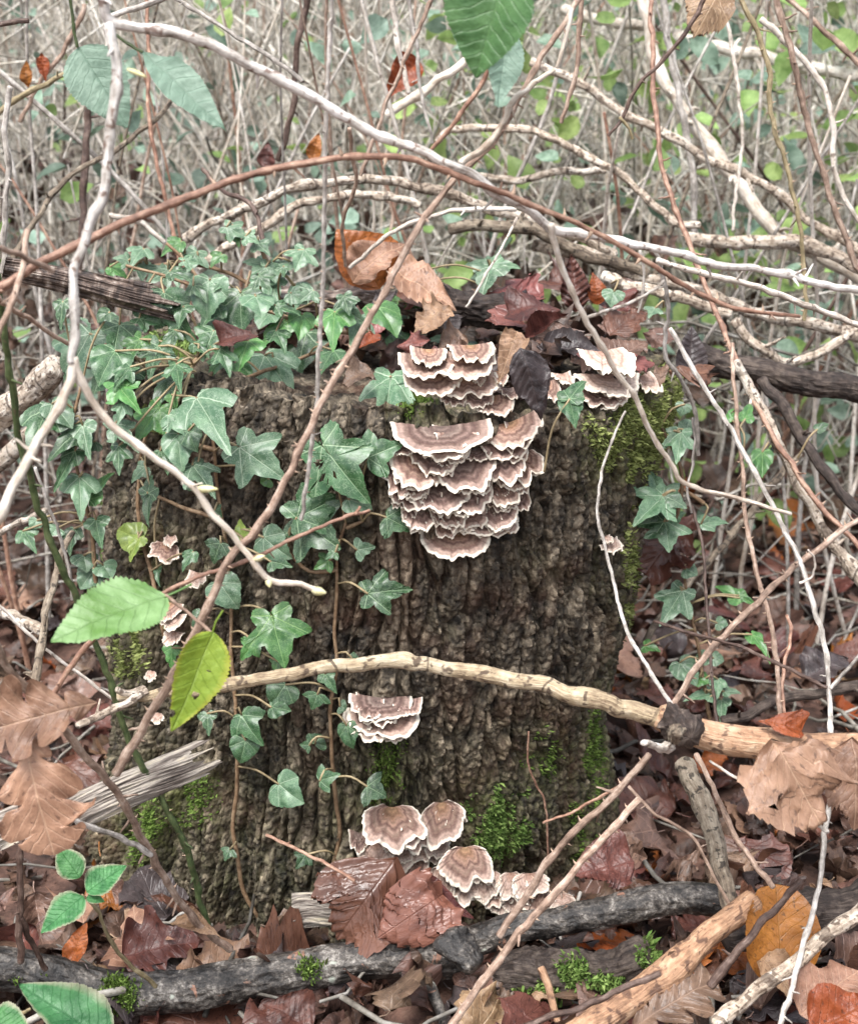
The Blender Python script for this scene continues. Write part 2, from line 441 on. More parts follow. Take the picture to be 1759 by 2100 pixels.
M['ivy'] = ivy_mat('ivy_leaf', lin(30, 62, 34), lin(62, 100, 60), lin(168, 192, 154))
M['ivy_fresh'] = ivy_mat('ivy_leaf_fresh', lin(44, 92, 40), lin(78, 128, 62), lin(150, 184, 120))
M['ivy_yellow'] = ivy_mat('ivy_leaf_yellow', lin(92, 116, 36), lin(132, 150, 60), lin(160, 172, 96), 0.45)
M['ivy_pale'] = ivy_mat('ivy_leaf_pale', lin(56, 90, 62), lin(102, 132, 100), lin(190, 206, 180), 0.36)  # paler copy of the ivy green, sky sheen put into its colour

def pinnate_mat(name, d, l, vein, veinamt, spots, rough=0.42, nv=9.0, trans=0.15, spotscale=14, spott=0.66, edge=None, vary=0.5, attr=False, vb=0.5):
    t = NT(name)
    uv = t.n('ShaderNodeUVMap').outputs[0]
    sp = t.n('ShaderNodeSeparateXYZ'); t.l(uv, sp.inputs[0])
    ax = t.math('ABSOLUTE', t.math('SUBTRACT', sp.outputs[0], 0.5)); y = sp.outputs[1]
    mid = t.math('SUBTRACT', 1.0, t.math('MULTIPLY', ax, 75.0), clamp=True)
    wob = t.noise(uv, 4.0, 2)
    q = t.math('ADD', t.math('MULTIPLY', t.math('SUBTRACT', y, t.math('MULTIPLY', ax, 0.75)), nv), t.math('MULTIPLY', wob, 0.9))
    tri = t.math('ABSOLUTE', t.math('SUBTRACT', t.math('FRACT', q), 0.5))
    side = t.math('SUBTRACT', 1.0, t.math('MULTIPLY', tri, 11.0), clamp=True)
    fine = t.math('SUBTRACT', 1.0, t.math('MULTIPLY', t.vor(uv, 22, 'DISTANCE_TO_EDGE'), 14.0), clamp=True)
    vn = t.math('MAXIMUM', mid, t.math('MAXIMUM', t.math('MULTIPLY', side, 0.8), t.math('MULTIPLY', fine, 0.22)))
    ob = t.n('ShaderNodeTexCoord').outputs['Object']
    r = t.attr('rnd') if attr else t.rnd()
    va = t.n('ShaderNodeVectorMath', operation='ADD'); t.l(uv, va.inputs[0])
    cx = t.n('ShaderNodeCombineXYZ'); t.l(t.math('MULTIPLY', r, 50.0), cx.inputs[0]); t.l(t.math('MULTIPLY', r, 31.0), cx.inputs[1]); t.l(cx.outputs[0], va.inputs[1])
    n = t.noise(va.outputs[0], 3.0, 5, 0.62, 0.4)
    c = t.mix(t.ramp(n, [(0.33, (0, 0, 0, 1)), (0.68, (1, 1, 1, 1))]), d, l)
    s2 = t.ramp(t.noise(va.outputs[0], spotscale, 3, 0.6), [(spott, (0, 0, 0, 1)), (spott + 0.06, (1, 1, 1, 1))])
    c = t.mix(t.math('MULTIPLY', s2, 0.75), c, spots)
    c = t.mix(t.math('MULTIPLY', vn, veinamt), c, vein)
    if edge:
        e = t.ramp(t.math('ADD', t.math('MULTIPLY', t.attr('edge'), 0.75), t.math('MULTIPLY', n, 0.4)), [(0.75, (0, 0, 0, 1)), (0.95, (1, 1, 1, 1))])
        c = t.mix(e, c, edge)
    hv = t.n('ShaderNodeHueSaturation'); t.l(c, hv.inputs['Color'])
    t.l(t.math('ADD', t.math('MULTIPLY', r, vary), 1 - vary * 0.55), hv.inputs['Value'])
    t.l(t.math('ADD', t.math('MULTIPLY', t.math('FRACT', t.math('MULTIPLY', r, 7.3)), 0.03), 0.485), hv.inputs['Hue'])
    t.bump(t.math('ADD', t.math('MULTIPLY', t.math('MAXIMUM', mid, t.math('MULTIPLY', side, 0.7)), -vb), t.math('MULTIPLY', t.noise(va.outputs[0], 9.0, 5, 0.65), 1.3)), 0.55, 0.0018)
    return t.fin(hv.outputs[0], rough, 0.45, trans)
DEAD = {
 'red': (lin(64, 38, 31), lin(114, 75, 62), lin(108, 72, 62), lin(50, 32, 28)),
 'brown': (lin(76, 57, 47), lin(132, 105, 89), lin(172, 144, 128), lin(64, 50, 44)),
 'tan': (lin(108, 80, 61), lin(166, 132, 106), lin(196, 166, 138), lin(84, 62, 50)),
 'orange': (lin(122, 66, 30), lin(166, 98, 48), lin(140, 92, 50), lin(74, 46, 28)),
 'dark': (lin(42, 36, 36), lin(84, 74, 74), lin(96, 84, 82), lin(30, 26, 26)),
}
for k, (d, l, v, s) in DEAD.items():
    M['dead_' + k] = pinnate_mat('dead_leaf_' + k, d, l, v, 0.5, s, rough=0.33 if k != 'tan' else 0.45, trans=0.10, spott=0.60)
M['dead_wet'] = pinnate_mat('dead_leaf_wet', lin(80, 46, 39), lin(134, 88, 77), lin(98, 62, 54), 0.5, lin(52, 28, 24), rough=0.18, trans=0.08, nv=8)
M['litter'] = pinnate_mat('leaf_litter', lin(44, 33, 28), lin(104, 79, 66), lin(122, 94, 80), 0.4, lin(42, 33, 29), rough=0.42, trans=0.08, vary=0.9, attr=True)
M['leaf_mid'] = pinnate_mat('green_leaf', lin(54, 94, 50), lin(88, 128, 78), lin(116, 150, 104), 0.25, lin(50, 60, 34), 0.45, 8, 0.25, 20, 0.72)
M['leaf_under'] = pinnate_mat('green_leaf_bloomed', lin(96, 122, 104), lin(134, 158, 140), lin(112, 138, 120), 0.3, lin(70, 84, 60), 0.5, 8, 0.25, 24, 0.75)
M['leaf_light'] = pinnate_mat('light_green_leaf', lin(96, 142, 70), lin(146, 186, 128), lin(92, 132, 70), 0.45, lin(84, 96, 48), 0.38, 8, 0.25, 20, 0.74)
M['leaf_yellow'] = pinnate_mat('yellow_green_leaf', lin(112, 144, 38), lin(150, 178, 66), lin(104, 132, 44), 0.4, lin(96, 100, 36), 0.5, 8, 0.3, 16, 0.74, edge=lin(164, 172, 62))
M['leaf_deep'] = pinnate_mat('deep_green_leaf', lin(42, 96, 50), lin(84, 140, 84), lin(38, 82, 44), 0.4, lin(36, 50, 28), 0.42, 10, 0.2, 20, 0.70, edge=lin(150, 150, 124))
M['far_leaf'] = pinnate_mat('thicket_leaf', lin(88, 114, 96), lin(150, 172, 154), lin(140, 160, 140), 0.3, lin(96, 92, 64), 0.45, 8, 0.3, 8, 0.7, vary=0.9, attr=True)
M['far_leaf_bright'] = pinnate_mat('thicket_leaf_bright', lin(116, 146, 76), lin(168, 192, 120), lin(150, 170, 112), 0.3, lin(120, 110, 64), 0.45, 8, 0.4, 8, 0.7, vary=0.7, attr=True)

def fungus_mat(name, zones, rim=lin(228, 219, 203), warm=None):
    t = NT(name)
    uv = t.n('ShaderNodeUVMap').outputs[0]
    sp = t.n('ShaderNodeSeparateXYZ'); t.l(uv, sp.inputs[0])
    rr = sp.outputs[0]
    ob = t.coord('Object')
    n = t.noise(ob, 130, 4, 0.6); n2 = t.noise(ob, 38, 3, 0.6); n3 = t.noise(ob, 420, 3, 0.6)
    f = t.math('ADD', rr, t.math('ADD', t.math('MULTIPLY', t.math('SUBTRACT', n2, 0.5), 0.12), t.math('MULTIPLY', t.math('SUBTRACT', n, 0.5), 0.08)))
    c = t.ramp(f, zones)
    fr = t.math('ADD', rr, t.math('MULTIPLY', t.math('SUBTRACT', n, 0.5), 0.10))
    rimf = t.ramp(fr, [(0.90, (0, 0, 0, 1)), (0.95, (1, 1, 1, 1))])
    bnd = t.math('SINE', t.math('MULTIPLY', t.math('ADD', rr, t.math('MULTIPLY', n2, 0.10)), 46.0))
    hb = t.n('ShaderNodeHueSaturation'); t.l(c, hb.inputs['Color']); t.l(t.math('ADD', t.math('MULTIPLY', bnd, 0.13), 1.0), hb.inputs['Value']); c = hb.outputs[0]
    mott = t.ramp(n3, [(0.35, (0.72, 0.72, 0.72, 1)), (0.7, (1.12, 1.12, 1.12, 1))])
    c = t.mix(1.0, c, mott, 'MULTIPLY')
    hv = t.n('ShaderNodeHueSaturation'); t.l(c, hv.inputs['Color'])
    t.l(t.math('ADD', t.math('MULTIPLY', t.rnd(), 0.4), 0.8), hv.inputs['Value'])
    c = t.mix(rimf, hv.outputs[0], rim)
    und = t.math('GREATER_THAN', rr, 1.02)
    c = t.mix(und, c, lin(206, 190, 168))
    t.bump(t.math('ADD', n, t.math('MULTIPLY', n3, 0.6)), 0.6, 0.0012)
    return t.fin(c, 0.8, 0.2, 0.06)
M['fungus_grey'] = fungus_mat('bracket_grey_brown', [(0.0, lin(127, 110, 102)), (0.25, lin(113, 94, 88)), (0.36, lin(151, 132, 122)), (0.45, lin(108, 87, 80)), (0.56, lin(145, 121, 112)), (0.66, lin(103, 81, 75)), (0.76, lin(148, 124, 113)), (0.86, lin(177, 152, 141))])
M['fungus_warm'] = fungus_mat('bracket_warm_brown', [(0.0, lin(165, 133, 102)), (0.22, lin(140, 107, 86)), (0.36, lin(165, 133, 115)), (0.46, lin(122, 94, 85)), (0.58, lin(159, 133, 118)), (0.68, lin(118, 92, 83)), (0.78, lin(173, 146, 133)), (0.88, lin(195, 171, 157))])
M['fungus_pale'] = fungus_mat('bracket_pale', [(0.0, lin(141, 108, 92)), (0.3, lin(172, 143, 128)), (0.45, lin(190, 165, 152)), (0.6, lin(161, 135, 122)), (0.75, lin(197, 176, 162)), (0.88, lin(213, 194, 181))])

def ground_mat():
    t = NT('woodland_soil'); v = t.coord('Object')
    n = t.noise(v, 22, 6, 0.65); n2 = t.noise(v, 1.1, 3)
    c = t.ramp(n, [(0.35, lin(44, 34, 30)), (0.5, lin(78, 58, 50)), (0.62, lin(116, 88, 76)), (0.74, lin(146, 120, 104))])
    far = t.ramp(n2, [(0.4, lin(78, 80, 64)), (0.6, lin(98, 92, 78))])
    sp = t.n('ShaderNodeSeparateXYZ'); t.l(v, sp.inputs[0])
    k = t.ramp(t.math('MULTIPLY', sp.outputs[1], 0.25), [(0.35, (0, 0, 0, 1)), (0.8, (1, 1, 1, 1))])
    c = t.mix(t.math('MULTIPLY', k, 0.7), c, far)
    t.bump(n, 0.8, 0.01)
    return t.fin(c, 0.75, 0.3)
M['soil'] = ground_mat()
# ------------------------------------------------------------------ ground
def gz_np(x, y):
    p = np.stack([x, y, np.zeros_like(x)], 1)
    z = 0.030 * fbm(p * 4.0, 3, 3) + 0.012 * fbm(p * 17.0, 2, 5)
    z = z + 0.10 * sstep(0.3, 1.6, y) * (0.6 + 0.6 * fbm(p * 1.3, 2, 9))
    z = z + np.clip(y - 3.5, 0, 6) * 0.42 + np.clip(y - 9.5, 0, 80) * 0.06
    return z - 0.004
_zx, _zy = np.arange(-6, 6.01, 0.04), np.arange(-1.2, 10.01, 0.04)
_ZX, _ZY = np.meshgrid(_zx, _zy, indexing='ij')
_ZG = gz_np(_ZX.ravel(), _ZY.ravel()).reshape(_ZX.shape)
def gz(x, y):                                # quick look-up of the ground height
    i = min(max(int(round((x + 6) / 0.04)), 0), len(_zx) - 1); j = min(max(int(round((y + 1.2) / 0.04)), 0), len(_zy) - 1)
    return float(_ZG[i, j])
def grid_axis(lo, hi, flo, fhi, fine, grow=1.22):
    a = list(np.arange(flo, fhi + fine / 2, fine)); s = fine
    while a[-1] < hi: s *= grow; a.append(a[-1] + s)
    s = fine
    while a[0] > lo: s *= grow; a.insert(0, a[0] - s)
    return np.array(a)
gx, gy = grid_axis(-60, 60, -1.2, 1.2, 0.014), grid_axis(-20, 90, -0.8, 2.2, 0.016)
GX, GY = np.meshgrid(gx, gy, indexing='xy')
gv = np.stack([GX.ravel(), GY.ravel(), gz_np(GX.ravel(), GY.ravel())], 1)
nx, ny = len(gx), len(gy)
i, j = np.meshgrid(np.arange(ny - 1), np.arange(nx - 1), indexing='ij')
gq = np.stack([i * nx + j, i * nx + j + 1, (i + 1) * nx + j + 1, (i + 1) * nx + j], -1).reshape(-1, 4)
ground = link('ground', mesh_np('ground', gv, gq, mats=[M['soil']]))
tag(ground, 'dark leaf-strewn woodland soil', 'ground', kind='structure')

# ------------------------------------------------------------------ the stump
SY = 0.02                                    # depth of its axis
prof_px = [  # row, left edge, right edge (picture frame)
    (735, 246, 1376), (800, 236, 1372), (900, 231, 1347), (1050, 230, 1320), (1180, 232, 1300), (1300, 236, 1270),
    (1400, 240, 1243), (1550, 248, 1218), (1650, 256, 1196), (1740, 262, 1176), (1800, 262, 1168), (1870, 258, 1168)]
prof = []
for yy, xl, xr in prof_px:
    a, b = P(xl, yy, SY), P(xr, yy, SY)
    # silhouette is tangent a little in front of the axis: pull in slightly
    prof.append((a.z, (a.x + b.x) / 2, (b.x - a.x) / 2 * 0.985))
prof.sort()
PZ, PCX, PRX = [np.array(c) for c in zip(*prof)]
ZTOP = 0.432
def stump_at(z):
    z = np.asarray(z, float)
    return np.interp(z, PZ, PCX), np.interp(z, PZ, PRX), np.interp(z, PZ, PRX) * 0.96
def rim_z(th):                               # broken rim: height by angle
    q = np.stack([np.cos(th) * 2.2, np.sin(th) * 2.2, np.zeros_like(th)], 1)
    return ZTOP + 0.016 * fbm(q, 3, 21) + 0.006 * fbm(q * 5, 2, 22) - 0.006 * np.cos(th)
def inside(p):
    cx, rx, ry = stump_at(p.z)
    return p.z < ZTOP and ((p.x - cx) / rx) ** 2 + ((p.y - SY) / ry) ** 2 < 1.0
def S(px, py, off=0.0):
    """point where the sight line meets the stump (or its top), and the outward normal there"""
    d = ray(px, py); last = None
    for k in range(261):
        Y = -0.30 + k * 0.0022
        p = CAM + d * ((Y - CAM.y) / d.y)
        if inside(p):
            cx, rx, ry = stump_at(p.z)
            if last is not None and last.z >= ZTOP:
                n = Vector((0, -0.25, 1)).normalized()
            else:
                n = Vector(((p.x - cx) / rx ** 2, (p.y - SY) / ry ** 2, 0)).normalized()
            return p + n * off, n
        last = p
    p = P(px, py, -0.05)
    return p, Vector((0.1 if px > 800 else -0.4, -0.8, 0.3)).normalized()

# moss patches on the stump (picture frame: x, y, rx, ry, strength, kind)
MOSS = [(1330, 860, 85, 75, 1.0, 'yellow'), (1270, 930, 70, 70, 0.65, 'yellow'), (1360, 800, 40, 40, 1.0, 'yellow'), (1225, 880, 50, 60, 0.5, 'yellow'),
        (355, 712, 54, 28, 1.3, 'bright'), (1015, 1690, 52, 68, 1.15, 'bright'), (1045, 1640, 40, 50, 0.5, 'bright'), (800, 1590, 34, 85, 1.0, 'green'),
        (850, 830, 40, 34, 0.55, 'green'), (370, 1640, 75, 60, 0.8, 'green'), (310, 1700, 50, 80, 0.7, 'green'), (420, 1620, 40, 60, 0.5, 'green'),
        (1215, 1580, 24, 160, 0.5, 'green'), (1290, 1180, 24, 200, 0.36, 'yellow'), (1195, 1700, 30, 80, 0.6, 'green'), (1100, 1560, 60, 70, 0.35, 'green'),
        (300, 1250, 60, 90, 0.35, 'yellow'), (270, 1330, 40, 80, 0.6, 'yellow'), (300, 1130, 40, 60, 0.4, 'yellow'), (330, 860, 40, 60, 0.3, 'yellow')]
def moss_field(V):
    d = V - np.array(CAM)
    dep = d[:, 1] * CP - d[:, 2] * SP
    px = PW / 2 + F * d[:, 0] / dep
    py = PH / 2 - F * (d[:, 1] * SP + d[:, 2] * CP) / dep
    f = np.zeros(len(V))
    for (mx, my, rx, ry, s, _k) in MOSS:
        f = np.maximum(f, s * np.exp(-(((px - mx) / rx) ** 2 + ((py - my) / ry) ** 2)))
    f = f * (V[:, 1] < 0.12)
    film = 0.55 * sstep(0.05, 0.5, fbm(V * 13, 3, 31)) * sstep(-0.05, 0.2, V[:, 0]) + 0.35 * sstep(0.0, 0.5, fbm(V * 16, 3, 33)) + 0.3 * sstep(0.25, 0.05, V[:, 2])
    return np.clip(f * (0.8 + 0.9 * fbm(V * 60, 3, 35)) * 1.3 + film * 0.85, 0, 1)

th = np.concatenate([np.linspace(R(-215), R(35), 860, endpoint=False), np.linspace(R(35), R(145), 80, endpoint=False)])
NR = 560
s = np.linspace(0, 1, NR)
TH, SS = np.meshgrid(th, s, indexing='xy')
RZ = rim_z(TH.ravel()).reshape(TH.shape)
ZZ = -0.05 + (RZ + 0.05) * SS
cx, rx, ry = stump_at(ZZ)
flare = 0.035 * np.clip(0.10 - ZZ, 0, 0.15) / 0.1 * (0.5 + 0.5 * np.cos(TH * 5 + 1.0))
rx = rx + flare; ry = ry + flare
base = np.stack([cx + rx * np.cos(TH), SY + ry * np.sin(TH), ZZ], -1).reshape(-1, 3)
nrm = np.stack([np.cos(TH), np.sin(TH), 0 * TH], -1).reshape(-1, 3)
q = base.copy()
warp = np.stack([fbm(q * 14, 3, 41), fbm(q * 14, 3, 42), fbm(q * 10, 2, 43)], 1)
qa = q + warp * np.array([0.012, 0.012, 0.02])
f1, f2, cid1 = worley(qa * np.array([74, 74, 8.0]), 51)
ridge = sstep(0.0, 0.22, f2 - f1)
qb = q + warp * 0.006
g1, g2, cid2 = worley(qb * np.array([190, 190, 95.0]), 61)
plate = sstep(0.0, 0.30, g2 - g1)
fine = fbm(q * 260, 3, 71)
deep = np.clip(fbm(q * np.array([10, 10, 3.0]), 3, 73), -1, 1)
disp = (0.0090 * (ridge - 0.75) * (0.55 + 0.9 * cid1) + 0.0020 * plate * (0.2 + 1.4 * cid2) + 0.0028 * fine
        + 0.008 * deep + 0.0034 * fbm(q * np.array([50, 50, 22.0]), 3, 75))
# the left flank of the stump is cut by deep upright clefts
left = sstep(-0.08, -0.17, base[:, 0])
cl = sstep(0.55, 0.95, np.abs(np.sin(base[:, 1] * 95 + 3 * fbm(q * np.array([6, 6, 4.0]), 2, 77))))
disp -= 0.016 * left * cl
V1 = base + nrm * disp[:, None]
# irregular crown: chipped rim rows
top_fade = sstep(0.93, 1.0, SS.ravel())
V1[:, 2] += top_fade * 0.010 * (cid1 - 0.5)
V1 -= nrm * (0.006 * sstep(0.97, 1.0, SS.ravel()))[:, None]
nc = len(th)
# top: rings towards the centre, a shallow rotten bowl
NT_ = 70
tt = np.linspace(0, 1, NT_ + 1)[1:]
ring = V1[-nc:]
ctr = np.array([np.interp(ZTOP, PZ, PCX), SY, 0])
tops = []
for t_ in tt:
    q = ring * (1 - t_) + ctr * t_
    q[:, 2] = ring[:, 2] * (1 - t_) ** 2 + (1 - (1 - t_) ** 2) * (ZTOP - 0.018)
    tops.append(q)
Vt = np.vstack(tops)
fade = np.repeat(sstep(0.0, 0.12, tt), nc)
Vt[:, 2] += fade * (0.020 * fbm(Vt * 16, 4, 81) + 0.006 * fbm(Vt * 70, 3, 83))
SV = np.vstack([V1, Vt])
nrows = NR + NT_
i, j = np.meshgrid(np.arange(nrows - 1), np.arange(nc), indexing='ij')
j2 = (j + 1) % nc
SQ = np.stack([i * nc + j, i * nc + j2, (i + 1) * nc + j2, (i + 1) * nc + j], -1).reshape(-1, 4)
cell = np.concatenate([0.6 * cid2 + 0.4 * cid1, vnoise(Vt * 90, 85) * .5 + .5])
mossv = moss_field(SV)
stump = empty('tree_stump', Vector((float(ctr[0]), SY, 0)), 'broad brown tree stump with furrowed bark, moss and a broken top', 'tree stump')
bark = link('bark', mesh_np('bark', SV, SQ, mats=[M['stump']], attrs={'cell': cell, 'moss': mossv}), stump)

# moss tufts: short blades growing out of the bark
def blades(pos, nrm, n, ln, rng, spread=0.9, tall=1.0):
    k = len(pos)
    d = nrm + rng.normal(0, spread * 0.6, (k, 3)) + np.array([0, 0, 0.15])
    d /= np.linalg.norm(d, axis=1, keepdims=True)
    L = ln * rng.uniform(0.5, 1.35, (k, 1)) * tall
    side = np.cross(d, rng.normal(0, 1, (k, 3))); side /= (np.linalg.norm(side, axis=1, keepdims=True) + 1e-9)
    wd = L * 0.24
    m = pos + d * L * 0.55
    tip = pos + d * L + rng.normal(0, 0.25, (k, 3)) * L
    V = np.stack([pos - nrm * 0.0015 - side * wd * .6, pos - nrm * 0.0015 + side * wd * .6, m + side * wd, tip, m - side * wd], 1).reshape(-1, 3)
    b = np.arange(k)[:, None] * 5
    T = np.concatenate([b + np.array([[0, 1, 2]]), b + np.array([[0, 2, 4]]), b + np.array([[4, 2, 3]])], 0)
    return V, T, np.repeat(rng.uniform(0, 1, k), 5)
def moss_object(name, V, T, rn, mat, parent, label=None):
    me = mesh_np(name, V, None, T, [mat], None, {'rnd': rn}, smooth=False)
    o = link(name, me, parent); o['kind'] = 'stuff'
    if label: o['label'] = label
    return o
rngm = np.random.default_rng(5)
vn_ = np.vstack([nrm, np.tile([[0, 0, 1.0]], (len(Vt), 1))])
dcam = SV - np.array(CAM); dep = dcam[:, 1] * CP - dcam[:, 2] * SP
SPX = PW / 2 + F * dcam[:, 0] / dep; SPY = PH / 2 - F * (dcam[:, 1] * SP + dcam[:, 2] * CP) / dep
front = (SV[:, 1] < 0.10)
moss_lab = {'yellow': 'yellowish green moss draped over the corner', 'green': 'dull green moss in the bark furrows', 'bright': 'bright green moss cushions'}
for kind, ln in (('yellow', 0.0034), ('green', 0.0028), ('bright', 0.0034)):
    f = np.zeros(len(SV))
    for (mx, my, rx_, ry_, st, kk) in MOSS:
        if kk == kind:
            f = np.maximum(f, st * np.exp(-(((SPX - mx) / rx_) ** 2 + ((SPY - my) / ry_) ** 2)))
    f = f * front * np.clip(0.72 + 1.7 * fbm(SV * 48, 4, 35), 0, 2)
    pr = np.clip(f - 0.16, 0, 1) * (2.2 if kind == 'bright' else 1.3)
    idx = np.where(rngm.random(len(SV)) < pr)[0]
    idx = np.concatenate([idx, idx])
    pos = SV[idx] + rngm.normal(0, 0.0012, (len(idx), 3))
    V, T, rn = blades(pos, vn_[idx], None, ln, rngm)
    moss_object('moss', V, T, rn, M['moss_' + kind], stump, moss_lab[kind])
# ------------------------------------------------------------------ leaf shapes (unit length, base at origin, tip on +Y, face up +Z)
def ivy_mesh(name, half, mat, seed, cup=0.22, holes=()):
    rng = np.random.default_rng(seed)
    pts = [np.array(p, float) for p in half]
    out = []
    for a, b in zip(pts[:-1], pts[1:]):
        for k in range(6):
            t = k / 6
            e = a * (1 - t) + b * t
            nrm = np.array([b[1] - a[1], -(b[0] - a[0])])
            out.append(e + nrm * 0.09 * math.sin(math.pi * t))
    right = np.array(out + [pts[-1]])
    left = right[::-1][1:-1] * np.array([-1, 1])
    left = left * np.array([rng.uniform(0.88, 1.1), 1.0])
    ol = np.vstack([right, left])
    ol += rng.normal(0, 0.008, ol.shape)
    n = len(ol); c = np.array([0, 0.22])
    ts = [0.0, 0.2, 0.4, 0.6, 0.8, 0.93, 1.0]
    V = [np.array([[c[0], c[1]]])] + [c + (ol - c) * t for t in ts[1:]]
    V = np.vstack(V)
    r = np.linalg.norm(V - c, axis=1)
    ang = np.arctan2(np.abs(V[:, 0]), V[:, 1] - 0.02)
    fold = np.minimum.reduce([np.abs(ang - R(a)) for a in (0, 52, 107)])
    rad0 = np.linalg.norm(V, axis=1)
    z = -cup * r ** 2 + 0.16 * np.sin(np.clip(fold, 0, 0.5) * 3.1) * rad0 * 0.9
    p3 = np.stack([V[:, 0] * 4, V[:, 1] * 4, np.full(len(V), seed * 3.1)], 1)
    z += 0.05 * fbm(p3, 2, seed) - 0.10 * np.clip(V[:, 1] - 0.55, 0, 1) ** 1.5 * 2
    T = [[0, 1 + k, 1 + (k + 1) % n] for k in range(n)]
    Q = []
    for m in range(len(ts) - 2):
        for k in range(n):
            a, b = 1 + m * n + k, 1 + m * n + (k + 1) % n
            Q.append([a, a + n, b + n, b])
    if holes:
        keep = []
        for f in Q:
            cc = V[f].mean(axis=0)
            if not any((cc[0] - hx) ** 2 + (cc[1] - hy) ** 2 < hr ** 2 for hx, hy, hr in holes): keep.append(f)
        Q = keep
    VV = np.column_stack([V, z])
    uv = np.stack([V[:, 0] + 0.5, V[:, 1]], 1)
    return mesh_np(name, VV, Q, T, [mat], uv)
H5 = [(0, 0.0), (0.10, -0.17), (0.34, -0.20), (0.40, -0.06), (0.33, 0.13), (0.62, 0.36), (0.66, 0.44), (0.27, 0.52), (0.12, 0.82), (0, 1.0)]
H3 = [(0, 0.0), (0.16, -0.10), (0.38, -0.02), (0.55, 0.22), (0.60, 0.30), (0.28, 0.42), (0.14, 0.74), (0, 1.0)]
HN = [(0, 0.0), (0.14, -0.14), (0.34, -0.06), (0.42, 0.12), (0.22, 0.36), (0.10, 0.76), (0, 1.0)]
HH = [(0, 0.0), (0.22, -0.16), (0.50, -0.06), (0.58, 0.24), (0.40, 0.58), (0.16, 0.88), (0, 1.0)]
HS = [(0, 0.0), (0.16, -0.28), (0.32, -0.30), (0.30, -0.02), (0.62, 0.24), (0.72, 0.30), (0.28, 0.42), (0.13, 0.78), (0, 1.0)]
IVY = {}
for nm, hf in (('5', H5), ('3', H3), ('n', HN), ('h', HH), ('s', HS)):
    for mk in ('ivy', 'ivy_fresh', 'ivy_yellow', 'ivy_pale'):
        IVY[nm, mk] = [ivy_mesh('ivy_leaf', hf, M[mk], 100 + hash_ * 7 + ord(nm), 0.16 + 0.12 * hash_) for hash_ in range(2)]
IVY['hole'] = [ivy_mesh('ivy_leaf', H5, M['ivy'], 155, 0.2, holes=((0.22, 0.16, 0.05), (0.30, 0.34, 0.035), (0.10, 0.42, 0.03), (0.25, 0.44, 0.025)))]

def tip_frame(base, n, tip_px, minlen=None, maxratio=2.2):
    """frame of a leaf that lies in the plane (base, n) and points at the picture position tip_px"""
    n = Vector(n).normalized(); base = Vector(base)
    d = ray(*tip_px).normalized()
    vdir = (CAM - base).normalized()
    for _ in range(12):
        if abs(d.dot(n)) > 0.33: break
        n = (n * 0.85 + vdir * 0.25).normalized()
    t = (base - CAM).dot(n) / d.dot(n)
    tip = CAM + d * t
    flat = CAM + d * (depth(base) / (d.y * CP - d.z * SP))
    L = (tip - base).length; L0 = (flat - base).length
    if L > maxratio * L0:
        tip = base + (tip - base) * (maxratio * L0 / L); L = maxratio * L0
    y = (tip - base).normalized()
    z = (n - y * n.dot(y)).normalized()
    x = y.cross(z)
    return Matrix((x, y, z)).transposed(), L
def leaf_matrix(base, rot, L, wx=1.0, wz=1.0):
    return Matrix.Translation(Vector(base)) @ rot.to_4x4() @ Matrix.Diagonal((L * wx, L, L * wz, 1))

